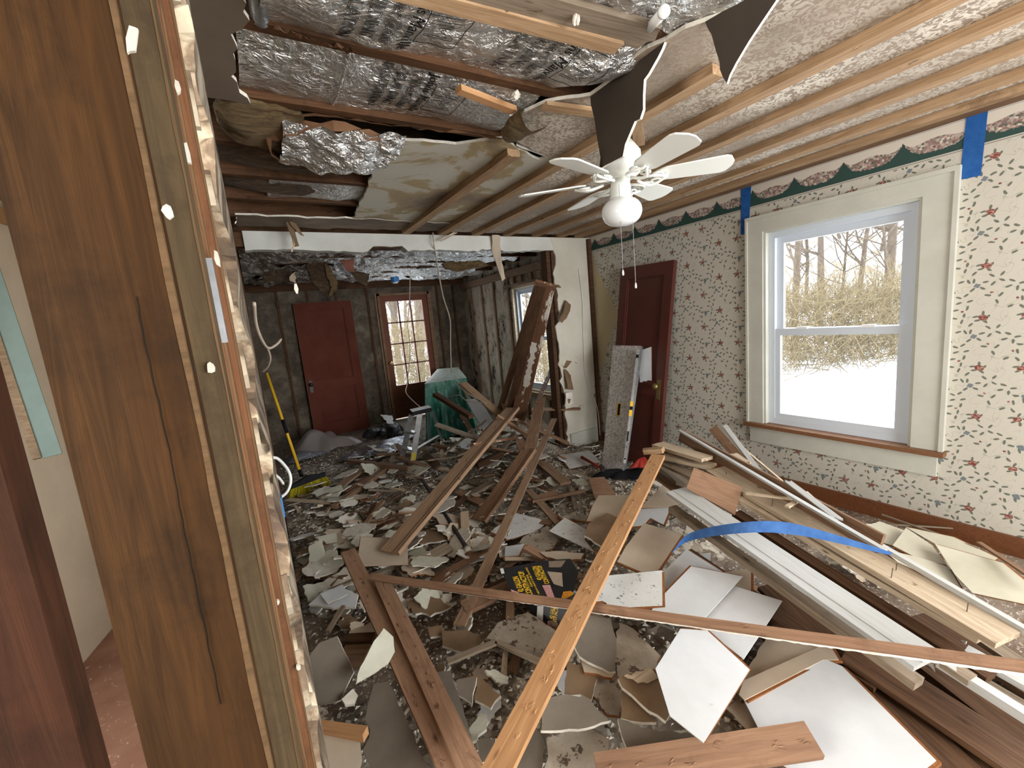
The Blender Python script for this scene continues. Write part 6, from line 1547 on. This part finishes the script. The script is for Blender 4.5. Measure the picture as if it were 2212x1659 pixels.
zones = [(.03, .9, 3.0, 4.5, 'strewn by the broom and the left wall', 1.1), (.05, 1.2, 2.0, 3.2, 'strewn between the left wall and the fluted boards', 2.2), (.9, 2.3, 2.6, 3.9, 'strewn around the centre floor patch', .8),
         (.4, 1.6, 1.2, 2.2, 'strewn in the middle foreground', 1.1), (.7, 2.3, 3.9, 5.6, 'strewn around the stepladder in the far room', 1.0), (1.6, 3.2, 3.2, 4.4, 'strewn in front of the partition stub', .8), (.25, 1.2, .75, 1.25, 'strewn at the bottom edge of the foreground', .5), (1.9, 3.2, .4, 2.4, 'strewn between the lumber stack and the baseboard', .5)]
r = random.Random(2024)
for nm, cat, matsets, asp, size, count in kinds:
    src = [shard_mesh(nm, 900+k+len(nm), asp*rnd.uniform(.7, 1.1), 5+k % 3, matsets[k % len(matsets)], .10 if nm != 'tile_fragment' else .12, .04) for k in range(7)]
    wts = [z_[5]*(z_[1]-z_[0])*(z_[3]-z_[2]) for z_ in zones]
    for i in range(count):
        z_ = r.choices(zones, wts)[0]; x, y = r.uniform(z_[0], z_[1]), r.uniform(z_[2], z_[3])
        if nm == 'plaster_sheet': z_ = zones[r.choice([0, 1, 1, 1, 2, 4])]; x, y = r.uniform(z_[0]+.08, min(z_[1], 2.2)), r.uniform(z_[2], z_[3])
        if i < len(src): o = src[i]
        else: o = src[i % len(src)].copy(); COL.objects.link(o)
        s_ = size*(r.choice([.45, .65, .9, 1.1, 1.4, 1.8]) if nm != 'plaster_sheet' else r.uniform(.7, 1.35))*(1.0 if y > 1.4 else .8)
        o.scale = (s_, s_, (min(s_, .12)*.9 if nm != 'plaster_sheet' else .07))
        o.rotation_euler = (r.gauss(0, .22), r.gauss(0, .22), r.uniform(0, 6.28))
        o.location = (x, y, max(bedz(x, y), 0)+(.022 if nm != 'plaster_sheet' else .05)+r.uniform(0, .04))
        tag(o, 'broken %s %s' % (cat, z_[4]), cat, cat+'s '+z_[4])
heap = [((2.05, 3.75), .45, 18, 'jumbled in the heap behind the fluted boards', .16, .50), ((1.55, 2.85), .5, 9, 'lying flat around the centre floor patch', .05, .10), ((1.5, 4.3), .5, 10, 'scattered before the stepladder', .05, .16), ((1.1, 1.7), .45, 6, 'buried in the foreground rubble', .08, .12), ((.55, 3.3), .45, 8, 'lying between the broom and the fluted boards', .06, .12)]
mts_ = ['brown', 'mauve', 'greyw', 'dark', 'peel', 'light', 'brown', 'greyw']
r = random.Random(515)
for (cx_, cy_), sp, cnt, lab, z0, z1 in heap:
    for i in range(cnt):
        a = r.uniform(0, 6.28); L = r.uniform(.25, .62); x = cx_+r.gauss(0, sp*.55); y = cy_+r.gauss(0, sp*.6); z = r.uniform(z0, z1)
        x = min(max(x, .25), 2.9); tz = r.gauss(0, .10 if z1 > .3 else .03)
        d_ = V((math.cos(a)*L/2, math.sin(a)*L/2, tz)); c_ = V((x, y, z))
        board('loose_board', 'short broken board '+lab, 'board', c_-d_, c_+d_, r.uniform(.03, .09), r.uniform(.012, .025), M[mts_[(i+cnt) % 8]], roll=r.gauss(0, 14), jag=.008, group='broken boards '+lab)
def stick_mesh(seed, mat):
    mb = MB(); sweep(mb, 1.0, rect(.09, .035, 4), 5, .03, .01, seed); return mb.build('wood_splinter', M[mat])
src = [stick_mesh(700+k, m) for k, m in enumerate(['greyw', 'brown', 'light', 'peel', 'mauve', 'dark'])]
for i in range(110):
    z_ = r.choices(zones, [z_[5]*(z_[1]-z_[0])*(z_[3]-z_[2]) for z_ in zones])[0]; x, y = r.uniform(z_[0], z_[1]), r.uniform(z_[2], z_[3])
    if i < len(src): o = src[i]
    else: o = src[i % len(src)].copy(); COL.objects.link(o)
    L = r.choice([.08, .12, .18, .28, .4]); k_ = .55 if L < .15 else .25/L*.6; o.scale = (L, r.uniform(.2, .55), r.uniform(.2, .5))
    o.rotation_euler = (r.gauss(0, .2), r.gauss(0, .15), r.uniform(0, 6.28)); o.location = (x, y, max(bedz(x, y), 0)+.03+r.uniform(0, .03))
    tag(o, 'wood splinter '+z_[4], 'wood splinter', 'wood splinters '+z_[4])
